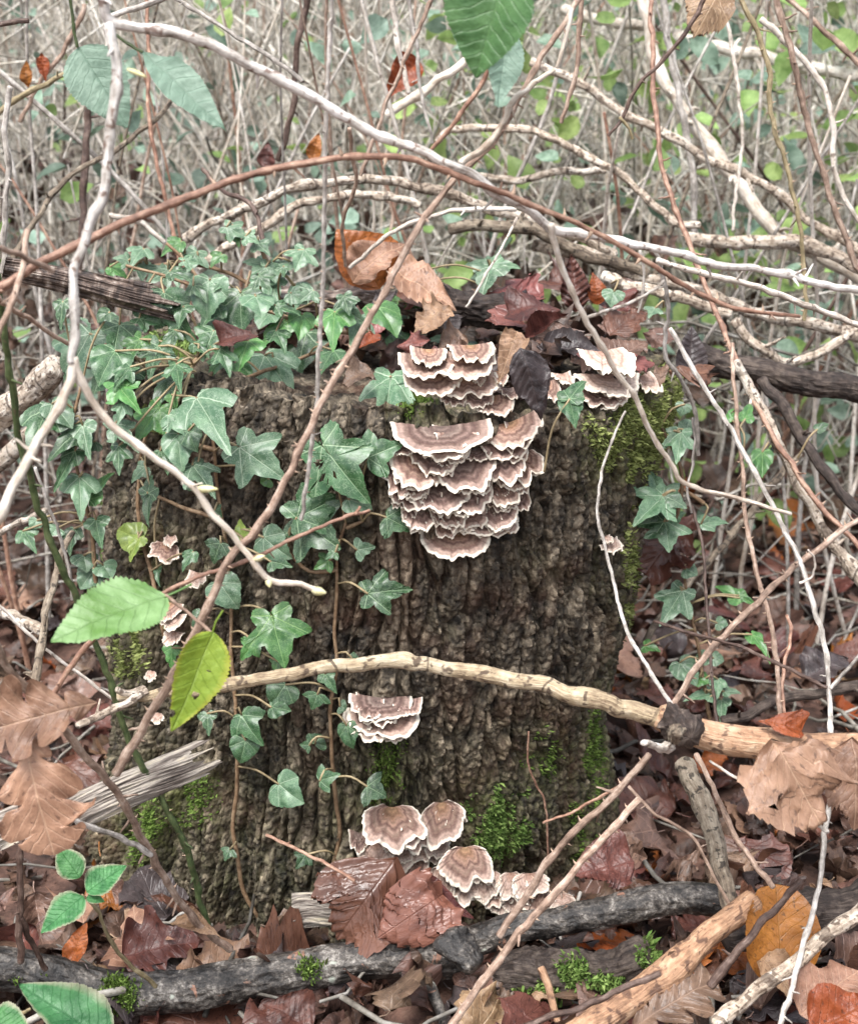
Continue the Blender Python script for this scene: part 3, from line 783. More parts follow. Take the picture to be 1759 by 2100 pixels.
# general blade with a midrib: grid across (nu) and along (nv)
def blade_mesh(name, mat, width=0.6, shape='ovate', serr=0.0, nserr=22, fold=0.25, bend=0.3, curl=0.2, wr=0.05, rib=0.012, nrib=9, seed=0,
               nu=10, nv=26, petiole=True, holes=(), twist=0.0, tear=0.0):
    rng = np.random.default_rng(seed)
    v = np.linspace(0, 1, nv + 1)
    if shape == 'ovate': wv = (np.sin(np.pi * v ** 0.72) ** 0.85) * (1 - 0.25 * v)
    elif shape == 'round': wv = np.sqrt(np.clip(1 - (2 * v - 1) ** 2, 0, 1)) ** 0.9
    elif shape == 'lance': wv = np.sin(np.pi * v ** 0.85) ** 1.2
    elif shape == 'oak':
        env = np.interp(v, [0, .1, .3, .55, .75, .9, 1.0], [.06, .3, .62, 1.0, .95, .62, 0.0])
        ph = (v * 3.6 + 0.15) % 1.0
        lob = np.clip(1 - (np.abs(ph - 0.5) * 2) ** 3.5, 0, 1)
        wv = env * (0.34 + 0.66 * lob)
    elif shape == 'maple':
        wv = np.interp(v, [0, .06, .16, .26, .36, .44, .56, .66, .78, .9, 1], [.05, .55, .8, .62, 1.0, .98, .5, .42, .5, .2, 0])
    wv = np.clip(wv, 0, None) / max(wv.max(), 1e-6) * width / 2
    if serr:
        saw = (v * nserr) % 1.0
        wv = wv * (1 + serr * (0.6 - saw)) + serr * 0.02 * (wv > 0.01)
    wr_l = wv * (1 + 0.10 * rng.normal() + tear * 0.5 * vnoise(np.stack([v * 9, v * 0, v * 0 + seed], 1), seed))
    wr_r = wv * (1 + 0.10 * rng.normal() + tear * 0.5 * vnoise(np.stack([v * 9, v * 0 + 5, v * 0 + seed], 1), seed))
    u = np.linspace(-1, 1, nu + 1)
    U, W = np.meshgrid(u, v, indexing='xy')
    x = np.where(U < 0, U * wr_l[:, None], U * wr_r[:, None])
    ax_ = np.abs(x)
    y = W + (0.42 if shape == 'oak' else 0.10) * ax_ * (1 if shape in ('oak', 'maple') else 0.6)
    z = fold * ax_ + curl * ax_ ** 2 * 2.0 / max(width, 0.2)
    z += rib * np.sin(2 * np.pi * nrib * (W - 0.75 * ax_)) * np.clip(ax_ / (width * 0.12), 0, 1)
    p3 = np.stack([x.ravel() * 3.2, y.ravel() * 3.2, np.full(x.size, seed * 1.7)], 1)
    z += wr * 1.6 * fbm(p3, 3, seed).reshape(x.shape)
    z += wr * 1.2 * (np.abs(U) ** 3) * vnoise(p3 * 2.2 + 9, seed + 3).reshape(x.shape)
    if twist:
        a = twist * W; x, z = x * np.cos(a) - z * np.sin(a), x * np.sin(a) + z * np.cos(a)
    # bend along the length
    if abs(bend) > 1e-3:
        a = bend * y
        yy = np.sin(a) / bend - z * np.sin(a) * -1 * -1
        zz = -(1 - np.cos(a)) / bend + z * np.cos(a)
        y2, z2 = yy, zz
    else: y2, z2 = y, z
    V = np.stack([x, y2, z2], -1).reshape(-1, 3)
    i, j = np.meshgrid(np.arange(nv), np.arange(nu), indexing='ij')
    k = nu + 1
    Q = np.stack([i * k + j, i * k + j + 1, (i + 1) * k + j + 1, (i + 1) * k + j], -1).reshape(-1, 4)
    uvx = (np.where(U < 0, U * wr_l[:, None], U * wr_r[:, None]) + 0.5).ravel()
    uvy = W.ravel()
    uv = np.stack([uvx, uvy], 1)
    edge = np.abs(U).ravel()
    if holes:
        cc = uv[Q].mean(axis=1)
        keep = np.ones(len(Q), bool)
        for hx, hy, hr in holes:
            keep &= ((cc[:, 0] - hx) ** 2 + (cc[:, 1] - hy) ** 2) > hr ** 2
        Q = Q[keep]
    # tip normalisation: end of the midrib goes to (0, 1, 0)
    tipv = V[(nv) * k + nu // 2]
    L = math.hypot(tipv[1], tipv[2]); ca, sa = tipv[1] / L, tipv[2] / L
    yy = (V[:, 1] * ca + V[:, 2] * sa) / L; zz = (-V[:, 1] * sa + V[:, 2] * ca) / L
    V = np.stack([V[:, 0] / L, yy, zz], 1)
    if petiole:
        pv, pq = tube_geo(np.array([[0, -0.22, 0.03], [0.01, -0.1, -0.01], [0, 0.02, 0.0]]), [0.011, 0.010, 0.010], 5)
        Q = np.vstack([Q, pq + len(V)]); V = np.vstack([V, pv])
        uv = np.vstack([uv, np.tile([[0.5, 0.5]], (len(pv), 1))]); edge = np.concatenate([edge, np.zeros(len(pv))])
    return mesh_np(name, V, Q, None, [mat] if mat else [], uv, {'edge': edge})

# ------------------------------------------------------------------ bracket fungi
def cap_mesh(name, a, d, th, mat, seed, curve=0.15, wave=0.25, nphi=96, open_=98, fan=False):
    rng = np.random.default_rng(seed)
    if fan: open_ = 160
    phi = np.linspace(-R(open_), R(open_), nphi)
    q = np.stack([phi * 1.6, np.full(nphi, seed * 2.3), np.zeros(nphi)], 1)
    q2 = q * np.array([1.5, 1, 1])
    k = 1.0 + 0.20 * fbm(q2, 2, seed) + 0.07 * fbm(q2 * 3.6, 2, seed + 1) + 0.025 * np.sin(phi * rng.uniform(9, 15) + seed)
    sn, cs_ = np.sin(phi), np.cos(phi)
    ox, oy = a * np.sign(sn) * np.abs(sn) ** 0.95 * (0.6 + 0.4 * k), d * np.where(cs_ > 0, np.abs(cs_) ** 0.80, -0.14 * np.abs(cs_) / 0.14) * k
    if fan:
        k = 1.0 + 0.30 * fbm(q * 1.5, 2, seed) + 0.12 * np.sin(phi * rng.uniform(4, 6.5) + seed) + 0.07 * fbm(q * 6, 2, seed + 1)
        ox, oy = a * sn * (0.45 + 0.55 * k), d * (0.46 + 0.54 * cs_) * (0.3 + 0.7 * k)
    wv = (fbm(q * 3.4 + 4, 2, seed + 2) * 0.9 + 0.45 * np.sin(phi * rng.uniform(6, 11) + seed * 1.3)) * wave * min(d, 0.02) * 0.62
    frill = 0.0010 * np.sin(phi * rng.uniform(17, 27) + seed) * (0.5 + 0.8 * vnoise(q * 5, seed + 8)) + 0.0006 * fbm(q * 14, 2, seed + 9)
    tt = np.array([0, 0.15, 0.3, 0.42, 0.52, 0.62, 0.7, 0.78, 0.85, 0.9, 0.95, 0.985, 1.0])
    rows, uv = [], []
    for t in tt:
        zz = wv * t ** 2 + frill * t ** 4 + curve * d * (t ** 2 - 0.4 * t) + th * (1 - 0.62 * t ** 3) + 0.035 * th * math.sin(t * 34) * 2
        if t > 0.97: zz = zz - th * 0.14 * (t - 0.97) / 0.03
        rows.append(np.stack([ox * t, oy * t, zz], 1)); uv.append(np.stack([np.full(nphi, t), phi], 1))
    for t, o in ((1.012, -0.05), (1.0, -0.25), (0.93, -0.42), (0.7, -0.62), (0.35, -0.9), (0.0, -1.2)):
        zz = wv * t ** 2 + frill * t ** 4 + curve * d * (t ** 2 - 0.4 * t) + th * (0.38 - 0.1 + o)
        rows.append(np.stack([ox * t, oy * t, zz], 1))
        uv.append(np.stack([np.full(nphi, 0.99 if t >= 0.95 else 1.1), phi], 1))
    V = np.vstack(rows); n = len(rows)
    i, j = np.meshgrid(np.arange(n - 1), np.arange(nphi - 1), indexing='ij')
    Q = np.stack([i * nphi + j, (i + 1) * nphi + j, (i + 1) * nphi + j + 1, i * nphi + j + 1], -1).reshape(-1, 4)
    return mesh_np(name, V, Q, None, [mat], np.vstack(uv))
_cs = [0]
def cap(parent, c, r, x0, x1, yb, yf, mat='grey', tilt=20, roll=0.0, hit=None, yaw=0.0, curve=0.12, wave=0.22, back=0.30, th=None, name='cap'):
    px, py = Z(c, r, (x0 + x1) / 2, yb)
    wd = (x1 - x0) * 0.38 / 2; h = max(yf - yb, 8) * 0.38
    p, n = hit(px, py) if hit else S(px, py)
    if n.z > 0.5: n = Vector((n.x, -1, 0)).normalized()
    n = (n * 0.75 + Vector((0, -0.45, 0)))
    n.z = 0; n.normalize()
    n = Matrix.Rotation(R(yaw), 3, 'Z') @ n
    if tilt < 35: back = 0.18; p = p + n * (0.009 if hit is None else -0.002)
    s_ = pxsize(p)
    e = math.atan2(CAM.z - p.z, math.hypot(p.x - CAM.x, p.y - CAM.y))
    fan = tilt >= 35
    if fan:
        back = 0.06; p = p + (CAM - p).normalized() * (0.012 if tilt > 45 else 0.006)
    else: tilt = 15 + tilt * 0.72
    d = h * s_ / max(math.sin(e + R(tilt)), 0.25)
    d = min(d, wd * s_ * 2.0)
    a = 1.14 * wd * s_ / max(abs(n.dot(Vector((0, -1, 0)))), 0.55)
    dd = d / (1 - back)
    y = Vector((n.x * math.cos(R(tilt)), n.y * math.cos(R(tilt)), -math.sin(R(tilt))))
    x = Vector((n.y, -n.x, 0)).normalized()
    if roll:
        x = Matrix.Rotation(R(-roll), 3, y) @ x
    z = x.cross(y)
    rot = Matrix((x, y, z)).transposed()
    _cs[0] += 1
    me = cap_mesh('bracket_cap', a, dd, th or min(0.0032, 0.07 * a + 0.0011), M['fungus_' + mat], 300 + _cs[0], curve, wave, fan=fan)
    return link(name, me, parent, Matrix.Translation(p - y * dd * back) @ rot.to_4x4())
rngc = random.Random(17)
def cluster(label, hits, rows, name='bracket_fungus', hit=None, fill=True, grow=1.0):
    c, r, x0, x1, yb, yf = rows[0][:6]
    p, n = (hit or S)(*Z(c, r, (x0 + x1) / 2, yb))
    o = empty(name, p, label, 'fungus', 'bracket fungi on the stump')
    for row in rows:
        kw = row[6] if len(row) > 6 else {}
        c_, r_, xa, xb, ya, yc = row[:6]; gw = (xb - xa) * (grow - 1) / 2; gh = (yc - ya) * (grow - 1) / 2
        cap(o, c_, r_, xa - gw, xb + gw, ya - gh, yc + gh, hit=hit, **kw)
        c_, r_, xa, xb, ya, yc = row[:6]
        if xb - xa > 150 and len(rows) > 3 and fill:      # the thinner frilled tiers squeezed between the large ones
            wq = xb - xa; sh = rngc.uniform(-0.2, 0.2) * wq; kw2 = dict(kw); kw2['mat'] = rngc.choice(['grey', 'warm', 'pale']); kw2['wave'] = 0.32
            cap(o, c_, r_, xa + sh + wq * 0.12, xb + sh - wq * 0.12, ya + 22, yc + rngc.uniform(8, 20), hit=hit, **kw2)
            if rngc.random() < 0.65:
                sh = rngc.uniform(-0.3, 0.3) * wq
                cap(o, c_, r_, xa + sh + wq * 0.26, xb + sh - wq * 0.26, ya - 6, yc - rngc.uniform(14, 34), hit=hit, **kw2)
    return o
g, wm, pl = dict(mat='grey'), dict(mat='warm'), dict(mat='pale')
def k(**a): return a
cluster('large tiered cluster of white-edged brown bracket fungi in the middle of the bark', 0, [
    (1, 1, 640, 1090, 1075, 1195, k(tilt=22, curve=.2)), (1, 1, 1095, 1375, 1045, 1150, k(mat='warm', tilt=30, roll=-22, curve=.25)),
    (1, 1, 1085, 1305, 1140, 1218, k(tilt=25)), (1, 1, 618, 730, 1140, 1192, g), (1, 1, 965, 1115, 1175, 1228, k(tilt=10)),
    (1, 1, 712, 950, 1195, 1285, k(tilt=22)), (1, 1, 612, 880, 1235, 1370, k(mat='warm', tilt=30, roll=12)), (1, 1, 835, 1125, 1245, 1392, k(tilt=28, roll=-8)),
    (1, 1, 1090, 1285, 1215, 1345, k(tilt=32, roll=-14)), (1, 1, 1215, 1392, 1215, 1405, k(mat='warm', tilt=38, roll=-28)), (1, 1, 556, 730, 1290, 1405, k(tilt=30, roll=24)),
    (1, 1, 780, 872, 1298, 1332, g), (1, 1, 600, 780, 1390, 1472, k(tilt=26, roll=14)), (1, 1, 700, 985, 1375, 1502, k(tilt=26)), (1, 1, 865, 1112, 1385, 1512, k(tilt=26, roll=-5)),
    (1, 1, 1090, 1275, 1355, 1462, k(mat='warm', tilt=28, roll=-12)), (1, 1, 1100, 1250, 1430, 1495, k(tilt=22)), (1, 1, 1215, 1318, 1405, 1495, k(tilt=30, roll=-18)),
    (1, 1, 655, 830, 1475, 1582, k(tilt=28, roll=14)), (1, 1, 808, 995, 1480, 1575, k(mat='warm', tilt=25)), (1, 1, 905, 1095, 1505, 1582, k(mat='warm', tilt=25)),
    (1, 1, 1075, 1245, 1470, 1590, k(tilt=28, roll=-12)), (1, 1, 925, 1235, 1545, 1618, k(tilt=22)), (1, 1, 830, 940, 1555, 1632, k(mat='warm', tilt=30)),
    (1, 1, 745, 860, 1378, 1402, g), (1, 1, 980, 1120, 1330, 1392, g), (1, 1, 760, 1000, 1130, 1215, k(tilt=24)), (1, 1, 1150, 1320, 1290, 1370, k(mat='warm', tilt=26, roll=-10)), (1, 1, 640, 800, 1330, 1420, k(mat='warm', tilt=26, roll=8))], grow=1.06)
cluster('single fan-shaped brown bracket just below the large tiered cluster', 0, [(1, 1, 775, 1100, 1630, 1745, k(mat='warm', tilt=24, curve=.05, wave=.12))])
def rimhit(px, py):
    Yf = -0.19
    for _ in range(3):
        p = P(px, py, Yf); cx_, rx_, ry_ = stump_at(0.42)
        Yf = SY - float(ry_) * math.sqrt(max(0.02, 1 - ((p.x - cx_) / rx_) ** 2)) + 0.004
    p = P(px, py, Yf); return p, Vector(((p.x - cx_) / rx_ ** 2, (p.y - SY) / ry_ ** 2, 0)).normalized()
cluster('spreading white-edged bracket fungi on the front rim of the stump top', 0, [
    (1, 1, 655, 940, 700, 800, k(mat='warm', tilt=18)), (1, 1, 840, 1158, 690, 802, k(mat='warm', tilt=22)), (1, 1, 688, 965, 790, 892, k(mat='warm', tilt=26)),
    (1, 1, 855, 1162, 815, 905, k(mat='warm', tilt=24)), (1, 1, 1040, 1108, 785, 832, pl), (1, 1, 876, 1005, 895, 948, g), (1, 1, 995, 1148, 890, 955, k(tilt=25)),
    (1, 1, 1050, 1245, 915, 1002, k(mat='warm', tilt=24)), (1, 1, 930, 1142, 640, 715, k(mat='warm', tilt=8)), (1, 1, 720, 895, 660, 730, k(mat='warm', tilt=8)),
    (1, 1, 1150, 1230, 770, 880, k(mat='warm', tilt=20))], hit=rimhit, fill=False)
cluster('narrow white-edged brackets between the curled purple leaf and the ivy leaf', 0, [
    (1, 1, 1395, 1505, 835, 972, k(mat='warm', tilt=30)), (1, 1, 1490, 1580, 785, 855, k(mat='pale', tilt=14)), (1, 1, 1200, 1290, 860, 905, k(tilt=18))], hit=rimhit)
cluster('wide pale bracket shelf beside the mossy corner of the stump', 0, [
    (2, 1, 265, 560, 800, 895, k(mat='pale', tilt=20)), (2, 1, 280, 525, 680, 790, k(mat='pale', tilt=14)), (2, 1, 545, 668, 800, 892, k(mat='pale', tilt=18)), (2, 1, 265, 500, 880, 955, k(tilt=26))], hit=rimhit)
cluster('tiny pair of white brackets behind the thin grey stem', 0, [(2, 1, 325, 385, 1635, 1665, k(mat='pale', tilt=5)), (2, 1, 312, 428, 1665, 1718, k(mat='pale', tilt=8))])
cluster('small two-tiered bracket fungus under the pale fallen branch', 0, [
    (1, 2, 398, 690, 1262, 1375, k(tilt=24, roll=6, curve=.15)), (1, 2, 388, 728, 1335, 1452, k(mat='warm', tilt=28)), (1, 2, 550, 690, 1412, 1472, k(mat='pale', tilt=20)), (1, 2, 610, 755, 1265, 1338, k(tilt=16))])
cluster('low cluster of frilled brackets with a yellow-centred cap', 0, [
    (1, 3, 472, 735, 620, 800, k(mat='warm', tilt=38, roll=8, curve=.2)), (1, 3, 785, 968, 590, 770, k(mat='warm', tilt=55, roll=-16)), (1, 3, 650, 790, 700, 842, k(mat='warm', tilt=36)),
    (1, 3, 383, 470, 725, 818, k(tilt=34, roll=16)), (1, 3, 438, 605, 775, 882, k(mat='pale', tilt=30)), (1, 3, 505, 690, 850, 945, k(mat='pale', tilt=30)), (1, 3, 620, 778, 850, 948, k(mat='warm', tilt=30)),
    (1, 3, 775, 892, 755, 838, k(mat='pale', tilt=24)), (1, 3, 575, 705, 795, 868, k(mat='pale', tilt=26)), (1, 3, 645, 735, 935, 995, k(mat='pale', tilt=20)), (1, 3, 780, 850, 820, 862, pl), (1, 3, 560, 660, 740, 830, k(mat='warm', tilt=36)), (1, 3, 700, 800, 800, 880, k(mat='pale', tilt=36))], grow=1.12)
cluster('row of rounded tan brackets creeping along the foot of the stump', 0, [
    (1, 3, 812, 932, 935, 1062, k(mat='pale', tilt=58)), (1, 3, 895, 1108, 835, 1000, k(mat='warm', tilt=62, wave=.12)), (1, 3, 935, 1065, 985, 1098, k(mat='pale', tilt=48)), (1, 3, 1042, 1158, 975, 1142, k(mat='pale', tilt=60, roll=-12)),
    (1, 3, 1125, 1185, 950, 1015, k(mat='pale', tilt=50)), (1, 3, 1190, 1305, 965, 1085, k(mat='pale', tilt=58)), (1, 3, 1275, 1425, 965, 1065, k(mat='pale', tilt=55)), (1, 3, 1175, 1255, 1020, 1172, k(mat='warm', tilt=62)),
    (1, 3, 1212, 1295, 1070, 1175, k(mat='pale', tilt=55)), (1, 3, 1465, 1572, 1070, 1142, k(mat='pale', tilt=50)), (1, 3, 1320, 1435, 1040, 1152, k(mat='warm', tilt=55)), (1, 3, 1000, 1090, 900, 990, k(mat='pale', tilt=55)), (1, 3, 1095, 1190, 1020, 1120, k(mat='warm', tilt=55)), (1, 3, 1260, 1350, 1020, 1130, k(mat='pale', tilt=55)), (1, 3, 1380, 1470, 1060, 1140, k(mat='pale', tilt=55)), (1, 3, 1150, 1240, 1080, 1160, k(mat='pale', tilt=55)), (1, 3, 860, 950, 1010, 1090, k(mat='pale', tilt=50))], grow=1.2, fill=False, hit=lambda px, py: (P(px, py, min(S(px, py)[0].y, -0.205)), Vector((0.15, -1, 0)).normalized()))
cluster('small white-rimmed cup bracket beside the yellow-green ivy leaf', 0, [
    (0, 2, 838, 980, 430, 522, k(mat='warm', tilt=45, roll=14)), (0, 2, 898, 968, 385, 452, k(mat='pale', tilt=40))])
cluster('stack of thin ruffled brackets between the two serrated green leaves', 0, [
    (0, 2, 885, 1005, 740, 815, k(mat='warm', tilt=34, roll=22)), (0, 2, 915, 1025, 800, 872, k(mat='pale', tilt=30, roll=14)), (0, 2, 935, 1015, 895, 958, k(mat='pale', tilt=22, roll=10))])
cluster('tiny white bracket under the red twig', 0, [(0, 2, 1050, 1150, 580, 645, k(mat='pale', tilt=34))])
cluster('tiny white brackets on the bark by the broken end of the pale branch', 0, [(0, 2, 798, 855, 1118, 1192, k(mat='pale', tilt=45)), (0, 2, 828, 895, 1345, 1395, k(mat='pale', tilt=35))])
lowhit = lambda px, py: (P(px, py, -0.30), Vector((0, -1, 0)))
cluster('small orange and white bracket under the grey log', 0, [
    (1, 3, 1045, 1215, 1610, 1682, k(mat='warm', tilt=35)), (1, 3, 885, 942, 1648, 1702, k(mat='pale', tilt=40)), (1, 3, 945, 1002, 1588, 1632, k(mat='pale', tilt=30))], hit=lowhit)
# ------------------------------------------------------------------ canes, twigs, branches, logs
def smooth_path(pts, Ys, r0, r1, jit=0.0, seed=0, step_px=9):
    """pts in the picture frame; Ys depth at both ends (or one per point); radii in picture pixels"""
    n = len(pts)
    c = np.concatenate([[0], np.cumsum([math.dist(pts[i], pts[i + 1]) for i in range(n - 1)])]); c /= c[-1]
    if not isinstance(Ys, (list, tuple)): Ys = (Ys, Ys)
    Yv = np.interp(c, np.linspace(0, 1, len(Ys)), Ys)
    W3 = [P(x, y, Y) for (x, y), Y in zip(pts, Yv)]
    rad = [np.interp(ci, [0, 1], [r0, r1]) * pxsize(p) for ci, p in zip(c, W3)]
    if r0 <= 16: rad = [q_ * 0.84 for q_ in rad]
    A = np.array([[*p, r] for p, r in zip(W3, rad)])
    B = catmull(A, step_px * pxsize(W3[0]))
    p, r = B[:, :3].copy(), B[:, 3].copy()
    if jit:
        L = np.concatenate([[0], np.cumsum(np.linalg.norm(np.diff(p, axis=0), axis=1))])
        m = float(np.mean(r)); q = np.stack([L / (m * 14), L * 0 + seed, L * 0], 1)
        p += jit * m * np.stack([fbm(q, 3, seed), fbm(q + 31, 3, seed), fbm(q + 57, 3, seed)], 1)
        p += 0.55 * jit * m * np.stack([fbm(q * 3 + 3, 2, seed), fbm(q * 3 + 41, 2, seed), fbm(q * 3 + 67, 2, seed)], 1)
        r *= 1 + 0.16 * fbm(q * 2.4 + 13, 3, seed) + 0.22 * np.clip(np.cos(L / (m * 26) * 6.283 + seed) - 0.86, 0, 1) / 0.14
    return p, r
_ts = [0]
def branch(name, pts, Ys, r0, r1, mat, label=None, cat='branch', group=None, sides=9, rough=0.12, jit=0.9, parent=None, step=9, plabel=None, barky=0.0):
    _ts[0] += 1
    p, r = smooth_path(pts, Ys, r0, r1, jit, _ts[0], step)
    V, Q = tube_geo(p, r, sides, rough, _ts[0], barky)
    tc_ = tube_coord(p, r, sides) + _ts[0] * 0.37
    if sides <= 10 and len(p) > 24 and 3.5 < r0 <= 16 and name not in ('petiole', 'stalk', 'knot'):
        rg = random.Random(_ts[0]); L_ = float(np.linalg.norm(np.diff(p, axis=0), axis=1).sum())
        for _ in range(int(L_ / 0.055) + 1):                  # short snapped side spurs at the nodes
            i_ = rg.randrange(4, len(p) - 4); T_ = p[i_ + 1] - p[i_ - 1]; T_ /= np.linalg.norm(T_) + 1e-9
            d_ = np.cross(T_, np.array([rg.gauss(0, 1), rg.gauss(0, 1), rg.gauss(0, 1)])); d_ = d_ / (np.linalg.norm(d_) + 1e-9) + T_ * rg.uniform(-0.2, 0.9)
            ln_ = r[i_] * rg.uniform(1.6, 5.5); sp = p[i_] + np.outer(np.linspace(0, 1, 5), d_ * ln_) + np.array([[0, 0, 0]] * 3 + [[0, 0, r[i_] * .3]] * 2)
            v_, q_ = tube_geo(sp, np.linspace(r[i_] * .5, r[i_] * .22, 5), 5)
            Q = np.vstack([Q, q_ + len(V)]); V = np.vstack([V, v_]); tc_ = np.vstack([tc_, tube_coord(sp, np.full(5, r[i_] * .4), 5)])
    base = V.min(axis=0) * 0 + p[np.argmin(p[:, 2])]
    me, mw = centred(name, V, base, quads=Q, mats=[M[mat]], attrs={'tube': tc_})
    o = link(name, me, parent, mw)
    if label: tag(o, label, cat, group)
    if plabel: o['label'] = plabel
    o_path[o.name] = (p, r)
    return o
o_path = {}
_tv, _tq = tube_geo(np.array([[0, 0, -0.05], [0, 0, 0.2], [0.10, 0, 0.55], [0.30, 0, 0.95]]), [0.30, 0.22, 0.11, 0.02], 5)
THORN = mesh_np('thorn', _tv, _tq, mats=[M['thorn']])
def thorns(o, every=70, size=9, seed=0, lo=0.03, hi=0.97):
    p, r = o_path[o.name]; rng = random.Random(seed + len(p))
    L = np.concatenate([[0], np.cumsum(np.linalg.norm(np.diff(p, axis=0), axis=1))])
    t = L[-1] * lo
    while t < L[-1] * hi:
        i = min(int(np.searchsorted(L, t)), len(p) - 2)
        T = Vector(p[i + 1] - p[i]).normalized(); pt = Vector(p[i]); s = pxsize(pt)
        # mostly in the plane across the line of sight so that they stand out from the cane
        view = (CAM - pt).normalized(); sd = T.cross(view).normalized() * rng.choice((-1, 1)) + view * rng.uniform(-0.5, 0.7)
        n = (sd - T * sd.dot(T)).normalized()
        M3 = Matrix((-T, n.cross(-T), n)).transposed()
        sz = size * s * rng.uniform(0.7, 1.3)
        link('thorn', THORN, o, Matrix.Translation(pt + n * r[i] * 0.9) @ M3.to_4x4() @ Matrix.Scale(sz, 4))
        t += every * s * rng.uniform(0.5, 1.5)
def bud(parent, x, y, Y, tx, ty, size):
    p = P(x, y, Y); q = P(tx, ty, Y - 0.004); d = (q - p)
    t = np.linspace(0, 1, 8); pr = np.array([.45, .7, .95, 1, .95, .8, .55, .25]) * d.length * size
    V, Q = tube_geo(np.array([p + d * float(a) for a in t]), pr, 7)
    me, mw = centred('bud', V, p, quads=Q, mats=[M['bud']])
    return link('bud', me, parent, mw)

# --- foreground canes
CA = branch('bramble_cane', [(-330, 780), (-160, 680), (-40, 612), (20, 580), (100, 532), (230, 466), (370, 410), (500, 364), (640, 331), (760, 321), (850, 329), (940, 360), (1050, 404), (1180, 458), (1270, 504), (1350, 553), (1430, 600), (1520, 634), (1640, 649)],
            (-0.50, -0.42, -0.36), 13, 5, 'cane_red', 'arching reddish-brown bramble cane with sparse thorns in front of the stump', 'bramble cane', jit=0.5)
thorns(CA, 100, 16, 1)
CB = empty('forked_branch', P(228, 45, -0.46), 'pale grey peeling branch forked above the ivy, with long twigs and buds', 'branch')
branch('limb', [(120, -320), (160, -150), (190, -40), (205, 0), (228, 45), (330, 56), (420, 85), (500, 125), (600, 170), (700, 240), (800, 285), (900, 325), (955, 352), (1020, 400), (1080, 430), (1125, 466), (1180, 476), (1300, 500), (1450, 535), (1600, 565), (1800, 606), (2050, 650)], (-0.46, -0.40, -0.30), 15, 8, 'pale_bark', parent=CB, jit=0.8, rough=0.16)
branch('limb', [(228, 45), (241, 120), (238, 200), (220, 300), (207, 400), (183, 450), (165, 510), (151, 560), (155, 640), (152, 745)], (-0.46, -0.50), 13, 11, 'pale_bark', parent=CB, rough=0.14)
branch('twig', [(153, 740), (140, 792), (80, 900), (30, 1000), (-30, 1130), (-120, 1330)], (-0.50, -0.56), 11, 13, 'pale_twig', parent=CB)
branch('twig', [(153, 742), (167, 782), (230, 870), (330, 950), (400, 1000), (440, 1060), (500, 1130), (550, 1188), (600, 1200), (660, 1214)], (-0.50, -0.46), 10, 7, 'pale_twig', parent=CB)
b3 = branch('twig', [(1125, 466), (1140, 510), (1165, 580), (1200, 660), (1250, 740), (1290, 800), (1330, 880), (1380, 960), (1402, 990), (1480, 1015), (1618, 1054)], (-0.385, -0.34, -0.30), 8, 5, 'pale_twig', parent=CB)
branch('twig', [(1198, 652), (1270, 628), (1330, 600), (1360, 575)], (-0.36, -0.35), 4.5, 3, 'cane_white', parent=CB)
bud(CB, 400, 1003, -0.477, 446, 1003, 0.16)
bud(CB, 640, 1210, -0.46, 668, 1216, 0.30)
bud(CB, 522, 1148, -0.47, 542, 1140, 0.24)
bud(CB, 550, 1186, -0.466, 553, 1204, 0.36)
bud(CB, 262, 142, -0.465, 300, 158, 0.13)
CC = branch('bramble_cane', [(1360, -280), (1210, -40), (1080, 170), (1010, 290), (930, 366), (880, 440), (830, 520), (790, 592), (740, 680), (682, 790), (640, 872), (590, 970), (530, 1080), (470, 1150), (420, 1260), (380, 1350), (330, 1430), (280, 1510), (238, 1585)],
            (-0.30, -0.36, -0.42, -0.44), 6, 11, 'cane_brown', 'long brown bristly bramble cane slanting across the left side of the stump', 'bramble cane')
thorns(CC, 34, 9, 2, 0.25)
CD = branch('bramble_cane', [(690, -260), (682, -30), (672, 150), (668, 300), (664, 500), (656, 700), (645, 850), (632, 950), (619, 1066)], (-0.40, -0.36), 6, 5, 'cane_grey', 'thin straight grey bramble stem hanging down over the ivy', 'bramble cane', rough=0.3)
thorns(CD, 24, 6, 3)
CE = branch('red_twig', [(760, 1046), (690, 1066), (600, 1105), (530, 1140), (430, 1175), (340, 1216), (250, 1270), (190, 1312), (140, 1380), (70, 1480)], (-0.40, -0.46), 4, 7, 'cane_red', 'thin reddish twig crossing the light green serrated leaf', 'twig')
branch('bud', [(728, 1056), (735, 1046), (737, 1040)], -0.405, 5, 3, 'cane_red', parent=CE, step=3)
CF = branch('bramble_cane', [(-6, 560), (0, 620), (12, 720), (30, 860), (60, 980), (95, 1090), (130, 1170), (165, 1240), (205, 1335), (235, 1420), (270, 1530), (320, 1620), (372, 1712), (396, 1790), (424, 1896)], (-0.38, -0.32, -0.28), 9, 8, 'green_cane', 'smooth dark green bramble stem at the left of the stump', 'bramble cane')
thorns(CF, 110, 7, 4)
CG = empty('bramble_cane', P(460, 1936, -0.30), 'brown prickly bramble cane coming down to a torn end at the foot of the stump', 'bramble cane')
gg = branch('stem', [(-30, 1270), (20, 1372), (70, 1432), (130, 1502), (200, 1580), (240, 1632), (290, 1720), (340, 1812), (385, 1872), (420, 1905), (472, 1946)], (-0.47, -0.40, -0.32), 10, 9, 'cane_brown', parent=CG)
thorns(gg, 60, 8, 5)
branch('side_twig', [(104, 1663), (180, 1690), (240, 1714), (312, 1754)], (-0.42, -0.37), 7, 7, 'cane_grey', parent=CG)
CI = empty('fallen_branch', P(1500, 1520, -0.34), 'long pale cream branch lying across the stump, thick and knotted at the right', 'branch')
